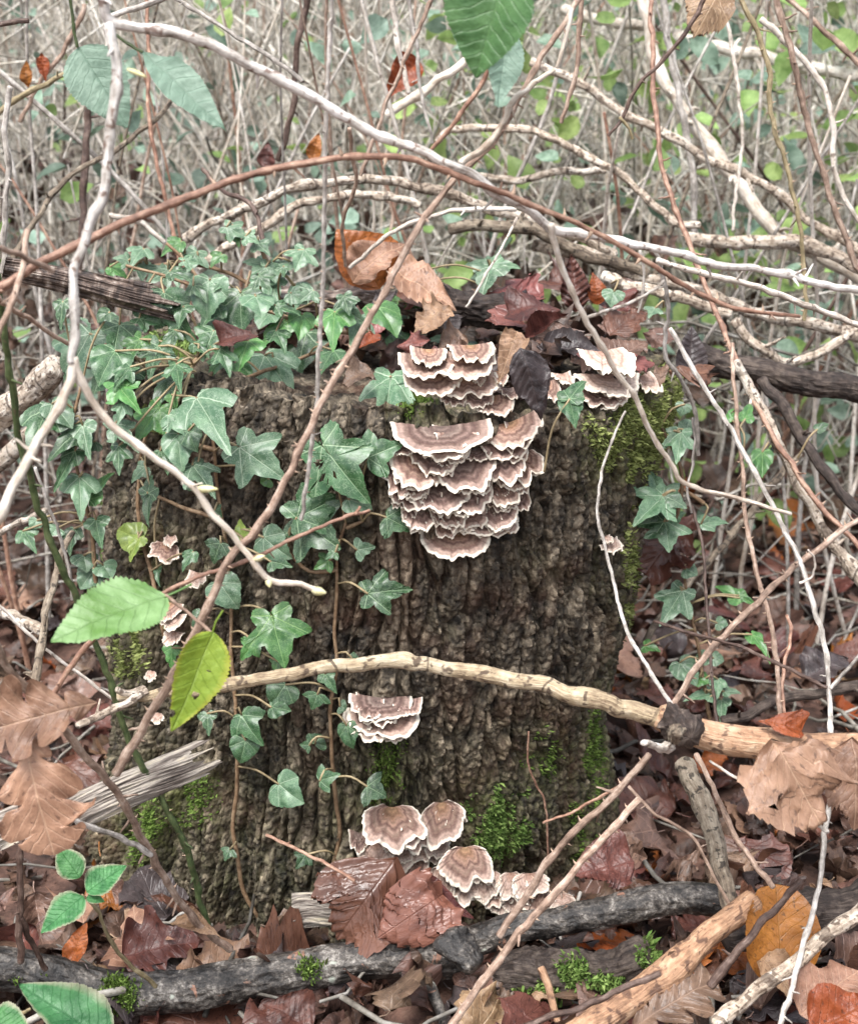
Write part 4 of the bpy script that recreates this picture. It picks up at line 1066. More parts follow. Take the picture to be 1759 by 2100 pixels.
branch('limb', [(246, 1416), (330, 1408), (430, 1400), (480, 1398), (560, 1385), (640, 1372), (740, 1362), (860, 1362), (960, 1370), (1060, 1380), (1120, 1395), (1200, 1425), (1280, 1455), (1370, 1482)], (-0.32, -0.31, -0.35), 12, 22, 'cream_bark', parent=CI, sides=28, rough=0.10, jit=1.3, step=4, barky=0.08)
branch('limb', [(1355, 1480), (1400, 1502), (1480, 1520), (1600, 1532), (1700, 1542), (1830, 1556), (2080, 1590)], (-0.35, -0.38), 27, 37, 'tan_bark', parent=CI, sides=40, rough=0.10, jit=0.6, step=4, barky=0.07)
branch('knot', [(1368, 1492), (1384, 1500), (1402, 1512)], (-0.365, -0.385), 23, 25, 'dark_bark', parent=CI, sides=40, rough=0.7, step=1.5, barky=0.5)
branch('knot_scar', [(1388, 1500), (1387, 1502)], (-0.395, -0.425), 16, 10, 'mottled_bark', parent=CI, sides=30, rough=0.6, step=1.5, barky=0.5)
branch('broken_stub', [(1376, 1528), (1350, 1526), (1318, 1520)], (-0.37, -0.395), 13, 9, 'cane_white', parent=CI, sides=10, rough=0.6, step=4, plabel='white fungus-bleached stub')
branch('side_twig', [(300, 1408), (262, 1418), (236, 1408)], (-0.32, -0.33), 10, 8, 'cream_knobbly', parent=CI, step=4, rough=0.3)
CI2 = branch('broken_twig', [(158, 1492), (200, 1470), (250, 1444), (300, 1420)], (-0.36, -0.32), 9, 10, 'cream_knobbly', 'knobbly pale broken twig reaching left from the long cream branch', 'twig', rough=0.4, step=5)
CJ = branch('long_stem', [(1372, 676), (1440, 790), (1510, 900), (1570, 1010), (1610, 1090), (1640, 1150), (1665, 1230), (1690, 1330), (1700, 1420), (1702, 1560), (1692, 1700), (1670, 1850), (1632, 1990), (1590, 2130)], (-0.20, -0.30, -0.46), 6, 7, 'cane_grey', 'long whitish stem curving down the right side past the tan leaf', 'stem')
branch('side_twig', [(1695, 1413), (1630, 1378), (1560, 1345), (1490, 1318), (1410, 1296), (1340, 1274)], (-0.40, -0.30), 4.5, 4, 'dark_cane', parent=CJ)
branch('side_twig', [(1702, 1410), (1740, 1370), (1790, 1310)], (-0.40, -0.38), 5, 4, 'cane_grey', parent=CJ)
branch('tendril', [(1640, 1196), (1665, 1182), (1670, 1150), (1655, 1128)], (-0.33, -0.34), 3.5, 2, 'cane_white', parent=CJ, step=4)
CK = branch('bramble_cane', [(1800, 1046), (1680, 1120), (1600, 1190), (1540, 1250), (1480, 1310), (1420, 1382), (1368, 1470)], (-0.20, -0.32), 7, 9, 'cane_brown', 'tan bramble cane rising from the branch knot to the right', 'bramble cane')
thorns(CK, 50, 9, 6)
CL = branch('thin_stem', [(1282, 845), (1262, 880), (1235, 960), (1224, 1050), (1240, 1120), (1262, 1210), (1284, 1290), (1330, 1370), (1388, 1470)], (-0.205, -0.23, -0.35), 3, 5.5, 'cane_grey', 'thin grey stem curving down the mossy right side of the bark', 'stem')
CM = branch('bramble_cane', [(1330, 1548), (1270, 1622), (1190, 1692), (1120, 1772), (1068, 1858), (1020, 1920)], (-0.34, -0.36), 9, 9, 'cane_brown', 'upper of two prickly canes crossing the grey log', 'bramble cane')
thorns(CM, 46, 10, 7)
CM2 = branch('bramble_cane', [(1316, 1640), (1240, 1715), (1180, 1788), (1120, 1860), (1085, 1902), (1040, 1952), (980, 2030), (915, 2120)], (-0.38, -0.42), 9, 10, 'cane_brown', 'lower of two prickly canes crossing the grey log, with a cut pale end', 'bramble cane')
thorns(CM2, 40, 10, 8)
branch('leaning_stick', [(1404, 1565), (1440, 1640), (1470, 1720), (1490, 1795), (1506, 1872)], (-0.26, -0.36), 20, 17, 'mottled_bark', 'mottled grey stick leaning from the branch knot to the ground', 'stick', sides=32, rough=0.16, step=4, barky=0.15)
branch('thin_stem', [(1425, 1548), (1470, 1640), (1520, 1735), (1585, 1820)], (-0.30, -0.38), 6, 7, 'cane_brown', 'thin brown stem slanting down beside the mottled leaning stick', 'stem')
branch('thin_stem', [(1455, 1562), (1540, 1612), (1620, 1652), (1697, 1704)], (-0.36, -0.44), 3.5, 5, 'cane_white', 'thin white straight stem above the wet brown leaves', 'stem')
branch('red_twig', [(1330, 1548), (1285, 1600), (1200, 1650), (1115, 1690)], (-0.33, -0.30), 5, 3, 'cane_red', 'fine red-brown twig forking beside the upper prickly cane', 'twig')
branch('thin_stem', [(1290, 1610), (1330, 1660), (1415, 1712), (1450, 1775), (1492, 1850)], (-0.35, -0.38), 4, 4, 'cane_brown', 'kinked thin brown stem over the dead oak leaf', 'stem')
branch('red_twig', [(548, 1714), (600, 1738), (670, 1772), (726, 1806)], (-0.26, -0.31), 4, 4.5, 'cane_red', 'short straight red twig above the folded red-brown leaf', 'twig')
branch('red_twig', [(1084, 1502), (1082, 1560), (1098, 1610), (1118, 1650), (1122, 1760)], (-0.215, -0.205), 2.5, 2.5, 'cane_red', 'hair-thin reddish stem on the bark below the cream branch', 'stem')
branch('dead_grass', [(1060, 448), (1010, 540), (957, 630)], (-0.02, -0.06), 3, 3, 'cane_white', 'white straw leaning over the stump top', 'straw')
# --- ground logs and sticks
LG = empty('fallen_log', G(700, 1960, 0.03), 'grey lichen-covered log lying along the foot of the stump', 'log')
lg1 = branch('trunk', [(-60, 2000), (0, 2004), (114, 2026), (228, 2038), (360, 2030), (490, 2006), (590, 1994), (700, 1978), (850, 1965), (960, 1942)], (-0.31, -0.30, -0.29), 40, 38, 'log', parent=LG, sides=72, rough=0.16, jit=0.6, step=2.6, barky=0.16)
lg2 = branch('trunk', [(920, 1952), (1000, 1926), (1060, 1910), (1143, 1896), (1250, 1878), (1390, 1852), (1490, 1852)], (-0.29, -0.28), 31, 31, 'log', parent=LG, sides=64, rough=0.16, jit=0.6, step=2.6, barky=0.16)
branch('broken_stub', [(930, 1930), (950, 1960), (975, 1990)], (-0.31, -0.33), 32, 20, 'log', parent=LG, sides=48, rough=0.5, step=2.6, barky=0.3)
branch('side_branch', [(865, 1990), (890, 2040), (915, 2110)], (-0.31, -0.35), 14, 13, 'log', parent=LG, sides=12, rough=0.2)
branch('fallen_stick', [(1545, 1862), (1505, 1888), (1440, 1932), (1370, 1995), (1285, 2060), (1190, 2125)], (-0.36, -0.42), 26, 28, 'tan_bark', 'thick orange-tan stick lying at the end of the grey log', 'stick', sides=44, rough=0.12, jit=0.8, step=4, barky=0.10)
branch('dark_cane', [(1640, 1800), (1600, 1850), (1540, 1920), (1455, 2020)], (-0.40, -0.42), 8, 12, 'dark_cane', 'dark brown cane crossing the orange round leaf', 'cane')
branch('knobbly_stick', [(1800, 1845), (1740, 1885), (1680, 1920), (1610, 1985), (1540, 2040), (1470, 2100)], (-0.40, -0.44), 17, 14, 'cream_knobbly', 'knobbly cream stick beside the orange round leaf', 'stick', sides=12, rough=0.4)
branch('dark_cane', [(1350, 1990), (1282, 2024), (1190, 2062), (1060, 2110)], (-0.43, -0.46), 8, 8, 'dark_cane', 'thin dark wet stick along the orange-tan stick', 'stick')
branch('small_stick', [(1105, 1990), (1125, 2040), (1140, 2090)], (-0.37, -0.39), 10, 9, 'tan_bark', 'short snapped tan twig standing by the bright moss', 'twig', step=5)
branch('mossy_stump_root', [(1010, 2000), (1120, 1992), (1240, 1985), (1320, 1965), (1345, 1962)], (-0.31, -0.33), 42, 40, 'dark_bark', 'dark mossy root under the grey log', 'root', sides=56, rough=0.4, step=3, barky=0.3)
branch('dark_log', [(1500, 1905), (1600, 1880), (1800, 1830)], (-0.30, -0.26), 40, 44, 'dark_bark', 'dark wet log half buried in leaves beyond the orange round leaf', 'log', sides=48, rough=0.3, step=4, barky=0.25)
branch('pale_log', [(-60, 900), (20, 838), (70, 785), (116, 742)], (0.04, -0.02), 27, 25, 'cream_knobbly', 'cut pale bark stick pointing at the large ivy leaf', 'stick', sides=44, rough=0.2, jit=0.6, step=4, barky=0.15)
branch('pale_log', [(-60, 980), (10, 930), (60, 890)], (0.02, 0.0), 17, 16, 'cream_knobbly', 'lower pale knobbly stick beneath the cut pale stick', 'stick', sides=14, rough=0.3)
branch('pale_log', [(-30, 1240), (30, 1262), (90, 1290)], (-0.05, -0.10), 13, 14, 'cream_knobbly', 'short pale speckled stick behind the green stem', 'stick', sides=12, rough=0.3)
branch('pale_log', [(-20, 1100), (30, 1080), (90, 1048)], (-0.05, -0.10), 8, 8, 'cream_knobbly', 'thin pale stick by the purple leaves left of the stump', 'stick', rough=0.3)
branch('dead_cane', [(65, 1440), (80, 1330), (105, 1210), (150, 1090)], (-0.30, -0.20), 11, 8, 'mottled_bark', 'upright grey-brown dead stem left of the light green leaf', 'stem', rough=0.25)
branch('dead_cane', [(42, 1970), (40, 1860), (40, 1760), (45, 1640)], (-0.34, -0.34), 9, 7, 'dark_cane', 'upright dark stem below the hanging oak leaves', 'stem', rough=0.2)
branch('dead_cane', [(42, 1880), (60, 1920), (95, 1985)], (-0.34, -0.32), 7, 6, 'dark_cane', 'dark kinked stem end in front of the leaf litter at the left', 'stem')
branch('thin_stem', [(-10, 1230), (60, 1300), (160, 1380), (240, 1440)], (-0.26, -0.24), 4, 4, 'cane_white', 'thin pale stem crossing behind the light green leaf', 'stem')
branch('thin_stem', [(75, 960), (110, 1060), (140, 1160), (148, 1230)], (-0.24, -0.22), 4, 4, 'cane_grey', 'thin grey stem beside the green bramble stem', 'stem')
# weathered plank-like splinter at the lower left
def plank(name, pts, Y, w0, w1, thick, mat, label, cat, seed):
    """split piece of wood: long strip between two ends, splintered end, made of long fibres"""
    rng = np.random.default_rng(seed)
    a, b = P(*pts[0], Y[0]), P(*pts[1], Y[1])
    ax_ = (b - a); L = ax_.length; ydir = ax_.normalized()
    view = (CAM - (a + b) / 2).normalized(); xdir = ydir.cross(view).normalized(); zdir = xdir.cross(ydir)
    s_ = pxsize((a + b) / 2); nu, nv = 70, 90
    u = np.linspace(-1, 1, nu); v = np.linspace(0, 1, nv)
    U, W = np.meshgrid(u, v, indexing='xy')
    endj = fbm(np.stack([u * 4, u * 0 + seed, u * 0], 1), 3, seed) * 0.22 - 0.04
    width = (w0 + (w1 - w0) * W) * s_
    x = U * width; y = W * (1 + endj[None] * (W > 0.7) * (W - 0.7) / 0.3) * L
    q = np.stack([U.ravel() * 4 + 0.6 * np.sin(W.ravel() * 5), W.ravel() * 1.6, np.full(U.size, seed)], 1)
    zt = thick * s_ * (1 - 0.8 * U ** 2) + 9 * s_ * fbm(q, 4, seed).reshape(U.shape) + 5 * s_ * fbm(q * np.array([3, 1.5, 1]), 3, seed + 3).reshape(U.shape)
    Vt_ = np.stack([x, y, zt], -1).reshape(-1, 3); Vb = np.stack([x * 0.92, y, -thick * s_ * (1 - 0.9 * U ** 2)], -1).reshape(-1, 3)
    rot = np.array([xdir, ydir, zdir])
    n = nu * nv
    i, j = np.meshgrid(np.arange(nv - 1), np.arange(nu - 1), indexing='ij')
    Q = np.stack([i * nu + j, i * nu + j + 1, (i + 1) * nu + j + 1, (i + 1) * nu + j], -1).reshape(-1, 4)
    Qb = Q[:, ::-1] + n
    ed = [r * nu for r in range(nv)]; er = [r * nu + nu - 1 for r in range(nv)]
    S_ = []
    for e, fl in ((ed, 0), (er, 1), (list(range(nu)), 1), (list(range((nv - 1) * nu, nv * nu)), 0)):
        for p_, q_ in zip(e[:-1], e[1:]):
            S_.append([p_, q_, q_ + n, p_ + n] if fl else [q_, p_, p_ + n, q_ + n])
    Q = np.vstack([Q, Qb, np.array(S_)])
    me = mesh_np(name, np.vstack([Vt_, Vb]), Q, mats=[M[mat]])
    R3 = Matrix((xdir, ydir, zdir)).transposed()
    return tag(link(name, me, None, Matrix.Translation(a) @ R3.to_4x4()), label, cat)
plank('wood_splinter', [(150, 1668), (418, 1552)], (-0.33, -0.27), 36, 38, 20, 'weathered', 'grey weathered split wood with a ragged end against the stump', 'wood', 3)
plank('wood_splinter', [(-40, 1720), (150, 1640)], (-0.30, -0.30), 40, 34, 18, 'weathered', 'grey decayed wood below the hanging oak leaves', 'wood', 4)
plank('wood_splinter', [(600, 1868), (690, 1862)], (-0.25, -0.25), 36, 34, 16, 'weathered', 'short grey wood block behind the folded red-brown leaf', 'wood', 5)
plank('rotten_wood', [(10, 548), (345, 622)], (-0.12, -0.10), 22, 34, 18, 'rotten', 'dark rotting split log at the left of the stump top', 'log', 6)
def top_hit(px, py): return P(px, py, 0.02)
branch('bark_log', [(560, 604), (700, 612), (820, 618), (900, 640)], (0.10, 0.06), 22, 20, 'rotten', 'dark brown log lying across the back of the stump top', 'log', sides=64, rough=0.3, step=2.6, barky=0.35)
branch('bark_log', [(900, 618), (960, 632), (1040, 640), (1090, 650)], (-0.02, 0.0), 34, 28, 'dark_bark', 'broken dark bark piece on the stump top', 'bark', sides=64, rough=0.35, step=2.6, barky=0.4)
# --- canes and branches behind the stump
def back(pts, Ys, r0, r1, mat, label, cat='branch', name='branch', th=0, **kw):
    o = branch(name, pts, Ys, r0, r1, mat, label, cat, sides=kw.get('sides', 9), rough=kw.get('rough', 0.2), step=kw.get('step', 10), jit=kw.get('jit', 1.0), barky=kw.get('barky', 0.0))
    if th: thorns(o, th, 7, len(pts))
    return o
def Zs(c, r, *xy): return [Z(c, r, xy[i], xy[i + 1]) for i in range(0, len(xy), 2)]
back([(1140, 138), (1100, 165), (1050, 205), (1030, 250), (1000, 292), (944, 336)], (-0.34, -0.38), 6, 9, 'pale_twig', 'yellowish kinked twig joining the crossing canes', 'twig', 'twig')
back([(1140, 140), (1160, 80), (1172, 20)], (-0.34, -0.34), 4.5, 5, 'pale_twig', 'yellowish twig rising from the kinked joint', 'twig', 'twig')
back(Zs(2, 0, 580, -40, 590, 40, 640, 200, 750, 450, 850, 650, 1000, 850, 1150, 1030, 1250, 1180, 1400, 1300, 1600, 1400, 1800, 1500), (0.55, 0.35), 15, 17, 'pale_twig', 'thick pale bare branch slanting down at the upper right')
back(Zs(2, 0, 0, 330, 200, 430, 450, 580, 700, 700, 950, 850, 1150, 950, 1300, 1030, 1500, 1180, 1800, 1380), (0.40, 0.32), 11, 11, 'cream_knobbly', 'pale tan branch crossing beneath the thick bare branch')
back(Zs(2, 0, 180, 40, 400, 110, 560, 140, 900, 220, 1200, 290, 1500, 370, 1850, 410), (0.90, 0.70), 14, 14, 'cane_white', 'blurred pale branch running level under the curled tan leaf')
back([(1334, -20), (1338, 114), (1342, 228), (1357, 342), (1380, 418), (1402, 477), (1433, 553), (1471, 652), (1501, 720), (1539, 804), (1581, 887), (1623, 952), (1661, 1009), (1714, 1070), (1790, 1150)], (0.20, 0.05, -0.12), 6, 7, 'cane_red', 'long reddish cane hanging down the right side in a gentle curve', 'bramble cane', 'bramble_cane', th=60)
back([(1510, -20), (1547, 57), (1574, 133), (1577, 209), (1593, 285), (1615, 361), (1635, 437), (1646, 532), (1653, 660)], (0.10, 0.05), 7, 5, 'olive_cane', 'olive prickly cane with short side spurs at the upper right', 'bramble cane', 'bramble_cane', th=30)
back([(1587, -20), (1615, 76), (1638, 163), (1661, 266), (1687, 342), (1710, 418), (1737, 513), (1780, 600)], (0.15, 0.10), 8, 7, 'cane_brown', 'pinkish-brown cane descending beside the white cane', 'bramble cane', 'bramble_cane', th=50)
back([(1558, 38), (1604, 76), (1653, 122), (1691, 182), (1706, 266), (1714, 372), (1790, 500)], (0.25, 0.2), 8, 6, 'cane_white', 'white angled cane bending down at the right edge', 'cane', 'cane')
back([(1610, -10), (1690, 66), (1790, 160)], (0.30, 0.25), 7, 7, 'cane_brown', 'straight brown cane crossing the upper right corner', 'cane', 'cane')
back([(1472, 0), (1490, 61), (1509, 152), (1520, 266), (1513, 361), (1501, 475)], (0.35, 0.3), 5, 4, 'cane_white', 'thin white stem hanging behind the thick bare branch', 'stem', 'thin_stem')
back([(1357, -20), (1387, 152), (1406, 266), (1421, 380), (1425, 490)], (0.45, 0.4), 9, 8, 'cane_grey', 'grey-brown cane rising beside the thick bare branch', 'cane', 'cane')
back([(1196, -20), (1181, 152), (1150, 251)], (-0.05, -0.05), 7, 5, 'cane_brown', 'pinkish stem hanging down beside the large green leaf', 'stem', 'thin_stem')
back([(1450, -10), (1390, 90), (1310, 170), (1275, 240), (1245, 280)], (0.05, 0.05), 6, 4, 'dark_cane', 'dark thin twig with withered tips', 'twig', 'twig')
back([(1272, 240), (1290, 265), (1296, 285)], (0.05, 0.05), 4, 3, 'olive_cane', 'short withered spur on the dark thin twig', 'twig', 'twig')
back([(380, 490), (460, 440), (570, 399), (668, 380), (763, 372), (839, 380), (915, 399), (991, 418), (1067, 441), (1150, 470), (1260, 520)], (0.22, 0.26), 11, 12, 'cream_knobbly', 'arched knobbly cream branch behind the stump top', rough=0.3, sides=18, step=4, barky=0.22)
back([(410, 545), (480, 500), (540, 470), (590, 435), (660, 410), (760, 396), (860, 420)], (0.26, 0.28), 11, 9, 'cream_knobbly', 'second cream branch arching just under the first behind the stump', rough=0.3, sides=18, step=4, barky=0.22)
back([(900, 289), (934, 266), (1010, 262), (1067, 266), (1124, 285), (1181, 304), (1262, 353), (1319, 399), (1376, 448), (1433, 463)], (0.35, 0.3), 9, 9, 'cream_knobbly', 'curved cream twig arching above the crossing canes', 'twig', 'twig', rough=0.3, sides=14, step=4, barky=0.2)
back([(930, 350), (972, 361), (1067, 372), (1143, 353), (1241, 350)], (0.35, 0.35), 9, 8, 'cream_knobbly', 'level cream twig behind the crossing canes', 'twig', 'twig', rough=0.3, sides=14, step=4, barky=0.2)
back([(930, 470), (1067, 463), (1143, 494), (1241, 532), (1330, 560)], (0.24, 0.24), 15, 14, 'mottled_bark', 'brown barked branch lying behind the leaves on the stump top', rough=0.3)
back([(1090, 500), (1200, 530), (1319, 575), (1433, 600), (1560, 640), (1800, 700)], (0.26, 0.20), 14, 14, 'cream_knobbly', 'pale flaking branch in the brush heap right of the stump top', rough=0.3, sides=18, step=4, barky=0.22)
back([(1243, 570), (1319, 593), (1433, 623), (1500, 650)], (0.2, 0.2), 13, 11, 'cream_knobbly', 'short pale stick in the brush heap by the small ivy leaf', 'stick', 'stick', rough=0.3, sides=18, step=4, barky=0.22)
back([(1505, 665), (1520, 690), (1545, 712), (1585, 736), (1642, 739), (1699, 713), (1740, 680)], (0.15, 0.15), 12, 11, 'cream_knobbly', 'pale bent root-like stick looping above the dark log', 'stick', 'stick', rough=0.2)
back([(1400, 490), (1500, 495), (1600, 488), (1700, 520), (1800, 560)], (0.35, 0.3), 16, 15, 'cream_knobbly', 'thick pale branch half hidden behind the white cane', rough=0.3, sides=20, step=4, barky=0.22)
back([(1349, 534), (1420, 555), (1509, 576), (1661, 629), (1800, 685)], (-0.25, -0.2), 7, 8, 'cane_white', 'white cane running parallel below the long grey branch', 'cane', 'cane')
back([(1340, 520), (1357, 553), (1368, 629), (1365, 724), (1395, 781), (1421, 830), (1429, 933)], (-0.24, -0.2), 5, 5, 'cane_grey', 'withered grey stalk dangling beside the mossy corner', 'stalk', 'dead_stalk', rough=0.4)
back([(1418, 860), (1425, 900), (1420, 960), (1408, 1000), (1415, 1050)], (-0.2, -0.2), 4, 3, 'cane_grey', 'shrivelled stalk tip with seed heads', 'stalk', 'dead_stalk', rough=0.5)
back([(1313, 515), (1322, 560), (1315, 620), (1308, 640)], (-0.24, -0.24), 4, 3, 'cane_grey', 'short withered stalk hooked over the long grey branch', 'stalk', 'dead_stalk', rough=0.4)
back([(1440, 730), (1585, 766), (1700, 800), (1830, 840)], (0.14, 0.10), 26, 26, 'dark_bark', 'dark decaying log lying in the brush heap at the right', 'log', 'dark_log', sides=52, rough=0.25, step=4, barky=0.3)
back([(1560, 780), (1620, 860), (1680, 950), (1740, 1020), (1800, 1060)], (0.10, 0.0), 15, 12, 'dark_bark', 'dark crooked stick sloping down from the decaying log', 'stick', 'stick', rough=0.25)
back([(1500, 740), (1560, 850), (1600, 930), (1640, 1010), (1690, 1090), (1760, 1180), (1800, 1240)], (0.0, -0.08), 10, 17, 'cream_knobbly', 'flaking pale rotten stick behind the reddish cane', 'stick', 'stick', rough=0.5)
back([(1498, 700), (1505, 800), (1520, 954), (1528, 1068), (1547, 1163), (1573, 1258), (1592, 1353), (1600, 1486)], (-0.05, -0.22), 5, 6, 'cane_brown', 'thin brown prickly stem standing in the leaf litter right of the stump', 'stem', 'thin_stem', th=50)
back([(1612, 1262), (1622, 1300), (1605, 1400), (1610, 1500)], (-0.15, -0.22), 4, 5, 'cane_red', 'short reddish kinked stem in front of the dark leaves', 'stem', 'thin_stem')
back([(1418, 1038), (1440, 1125), (1452, 1296), (1460, 1400), (1470, 1500)], (-0.10, -0.22), 4, 4, 'dark_cane', 'thin dark upright stem among the ivy right of the stump', 'stem', 'thin_stem')
back([(1300, 1340), (1420, 1190), (1560, 1020), (1640, 930)], (0.05, 0.25), 9, 8, 'mottled_bark', 'greyish stick lying in the litter behind the right-hand ivy', 'stick', 'stick')
back([(1480, 1480), (1600, 1440), (1790, 1400)], (-0.08, -0.05), 13, 14, 'dark_bark', 'dark wet stick lying behind the cream branch at the right', 'stick', 'stick')
back([(178, 190), (178, 228), (175, 342), (166, 475), (150, 600)], (0.35, 0.30), 9, 9, 'dark_cane', 'dark upright stem behind the pale fork', 'stem', 'dead_cane')
back([(300, -20), (304, 76), (304, 228), (327, 361), (357, 475), (370, 540)], (0.30, 0.25), 5, 5, 'cane_red', 'thin red-brown upright stem behind the narrow green leaf', 'stem', 'thin_stem')
back([(-20, 240), (60, 190), (144, 148), (200, 100)], (0.25, 0.25), 7, 7, 'olive_cane', 'olive cane slanting up behind the serrated oval leaf', 'cane', 'cane')
back([(172, 10), (167, 38), (130, 110), (87, 163), (40, 250)], (0.3, 0.3), 6, 5, 'cane_brown', 'brown curved stem beside the serrated oval leaf', 'stem', 'thin_stem')
back([(30, 530), (42, 505), (125, 380), (201, 330), (304, 262), (360, 200)], (0.2, 0.3), 7, 6, 'mottled_bark', 'grey-brown cane slanting up from the left edge', 'cane', 'cane')
back([(17, 180), (15, 247), (15, 380), (4, 560)], (-0.1, -0.1), 7, 7, 'cane_grey', 'grey upright cane at the left edge', 'cane', 'cane')
back([(-20, 52), (57, 39)], (0.0, 0.0), 7, 6, 'dark_cane', 'snapped dark twig end at the left edge', 'twig', 'twig')
back([(232, 28), (285, 12), (345, -10)], (-0.2, -0.2), 8, 8, 'cane_grey', 'grey twig running up from the pale fork', 'twig', 'twig')
back([(345, -12), (430, 40), (543, 110), (620, 165)], (-0.2, -0.25), 5, 6, 'cane_grey', 'thin grey cane lying along the upper side of the pale branch', 'cane', 'cane')
back([(630, -10), (608, 114), (593, 266), (570, 330)], (0.3, 0.3), 8, 7, 'dark_cane', 'dark upright stem in the thicket above the arching cane', 'stem', 'dead_cane')
back([(412, 346), (456, 391), (505, 414), (528, 456), (538, 505)], (0.08, 0.0), 5, 6, 'dark_cane', 'dark hooked stem standing up from the ivy on the stump top', 'stem', 'thin_stem')
back([(717, 262), (724, 323), (728, 380), (702, 456), (710, 547)], (-0.05, 0.0), 5, 4, 'cane_brown', 'thin twig dangling onto the orange leaf', 'twig', 'twig')
back([(1059, 430), (945, 429), (870, 450), (789, 486), (713, 550)], (0.02, 0.0), 6, 5, 'cane_white', 'pale forked twig lying behind the orange leaf', 'twig', 'twig')
back([(805, -10), (818, 90), (836, 192)], (0.25, 0.25), 8, 6, 'cane_white', 'white dead stem with a blackened tip', 'stem', 'dead_cane')
back([(835, -10), (854, 95), (862, 182), (888, 293)], (0.2, 0.2), 5, 4, 'cane_grey', 'withered grey stalk with dark seed heads beside the white stem', 'stalk', 'dead_stalk', rough=0.4)
back([(793, 238), (870, 185), (955, 122)], (0.3, 0.3), 11, 10, 'pale_twig', 'straight pale stick behind the large green leaf', 'stick', 'stick')
back([(890, -10), (816, 152), (763, 300), (740, 360)], (0.1, 0.1), 5, 5, 'cane_brown', 'thin brown stem slanting behind the long grey branch', 'stem', 'thin_stem')
back([(1010, 130), (975, 190), (930, 250), (880, 320)], (0.15, 0.15), 6, 5, 'cane_red', 'red-brown thin cane under the hanging green leaf', 'cane', 'cane')
back([(-20, 600), (40, 640), (150, 710)], (-0.42, -0.35), 7, 5, 'cane_brown', 'brown twig passing under the reddish cane at the left', 'twig', 'twig')
back([(60, 470), (45, 550), (20, 640), (-20, 720)], (-0.47, -0.5), 7, 8, 'cane_brown', 'out-of-focus brown cane crossing the reddish cane at the left', 'cane', 'cane')
back([(-20, 505), (40, 525), (110, 555)], (-0.54, -0.5), 8, 6, 'cane_brown', 'blunt brown twig lying on the reddish cane at the left', 'twig', 'twig')
back([(230, 440), (280, 455), (340, 500)], (0.1, 0.1), 7, 6, 'cane_white', 'pale snapped twig behind the reddish cane', 'twig', 'twig')
# ------------------------------------------------------------------ ivy
def on_stump(px, py):
    p, n = S(px, py); return p, n
def at_depth(Y, n=(0, -0.7, 0.6)):
    nn = Vector(n).normalized()
    return lambda px, py: (P(px, py, Y), nn)
def on_ground(h=0.05, n=(0, -0.35, 0.9)):
    nn = Vector(n).normalized()
    def f(px, py):
        p = G(px, py, h); p.z = gz(p.x, p.y) + h
        p = G(px, py, p.z); return p, nn
    return f
rngi = random.Random(3)
def ivy_leaf(parent, rec, hit, off, stems):
    (c, r, bx, by, tx, ty, w, sh, mk) = rec
    b, t = Z(c, r, bx, by), Z(c, r, tx, ty)
    p, n = hit(*b)
    view = (CAM - p).normalized()
    nn = n * 0.55 + view * 0.40 + Vector((0, 0, 0.34)) + Vector((rngi.uniform(-.3, .3), rngi.uniform(-.2, .2), rngi.uniform(-.25, .25)))
    p = p + (n * 0.35 + view * 0.65) * (off + rngi.uniform(0, 0.014) + (0.028 if n.z > 0.5 and off > 0 else 0))
    p = CAM + ray(*b) * (depth(p) / 1.0)
    gx_, gy_ = (t[0] - b[0]) * 0.12, (t[1] - b[1]) * 0.12
    p = CAM + ray(b[0] - gx_ * .6, b[1] - gy_ * .6) * depth(p)
    rot, L = tip_frame(p, nn, (t[0] + gx_, t[1] + gy_))
    # width: w = picture width in detail-view pixels over length in the same pixels
    ln = math.hypot(tx - bx, ty - by)
    base_w = {'5': 1.30, '3': 1.18, 'n': 0.82, 'h': 1.14, 's': 1.42}[sh]
    s_ = pxsize(p)
    wx = min(max((w * 1.18 * 0.38 * s_) / (base_w * L), 0.6), 1.9)
    mw = leaf_matrix(p, rot, L, wx)
    me = IVY['hole'][0] if mk == 'hole' else rngi.choice(IVY[sh, mk])
    o = link('leaf', me, parent, mw)
    if mk == 'ivy_yellow': o['label'] = 'yellow-green leaf'
    if mk == 'hole': o['label'] = 'large leaf eaten through with holes'
    # petiole to the nearest stem
    best = None
    for path in stems:
        d = np.linalg.norm(path - np.array(p), axis=1); k = int(np.argmin(d))
        if best is None or d[k] < best[0]: best = (d[k], path[k])
    if best is not None and best[0] < 0.085: e = Vector(best[1])
    else: e = p + (-(rot.col[1]) * 0.022 - n * (off * 0.9) + Vector((rngi.uniform(-.01, .01), 0, -0.012)))
    m = (p + e) / 2 + Vector((rngi.uniform(-.004, .004), -0.004, 0.006))
    q = catmull(np.array([p, m, e]), 0.004)
    V, Q = tube_geo(q, np.full(len(q), 0.0009), 5)
    me2 = mesh_np('petiole', V, Q, mats=[M['petiole']])
    link('petiole', me2, o, Matrix.Identity(4))
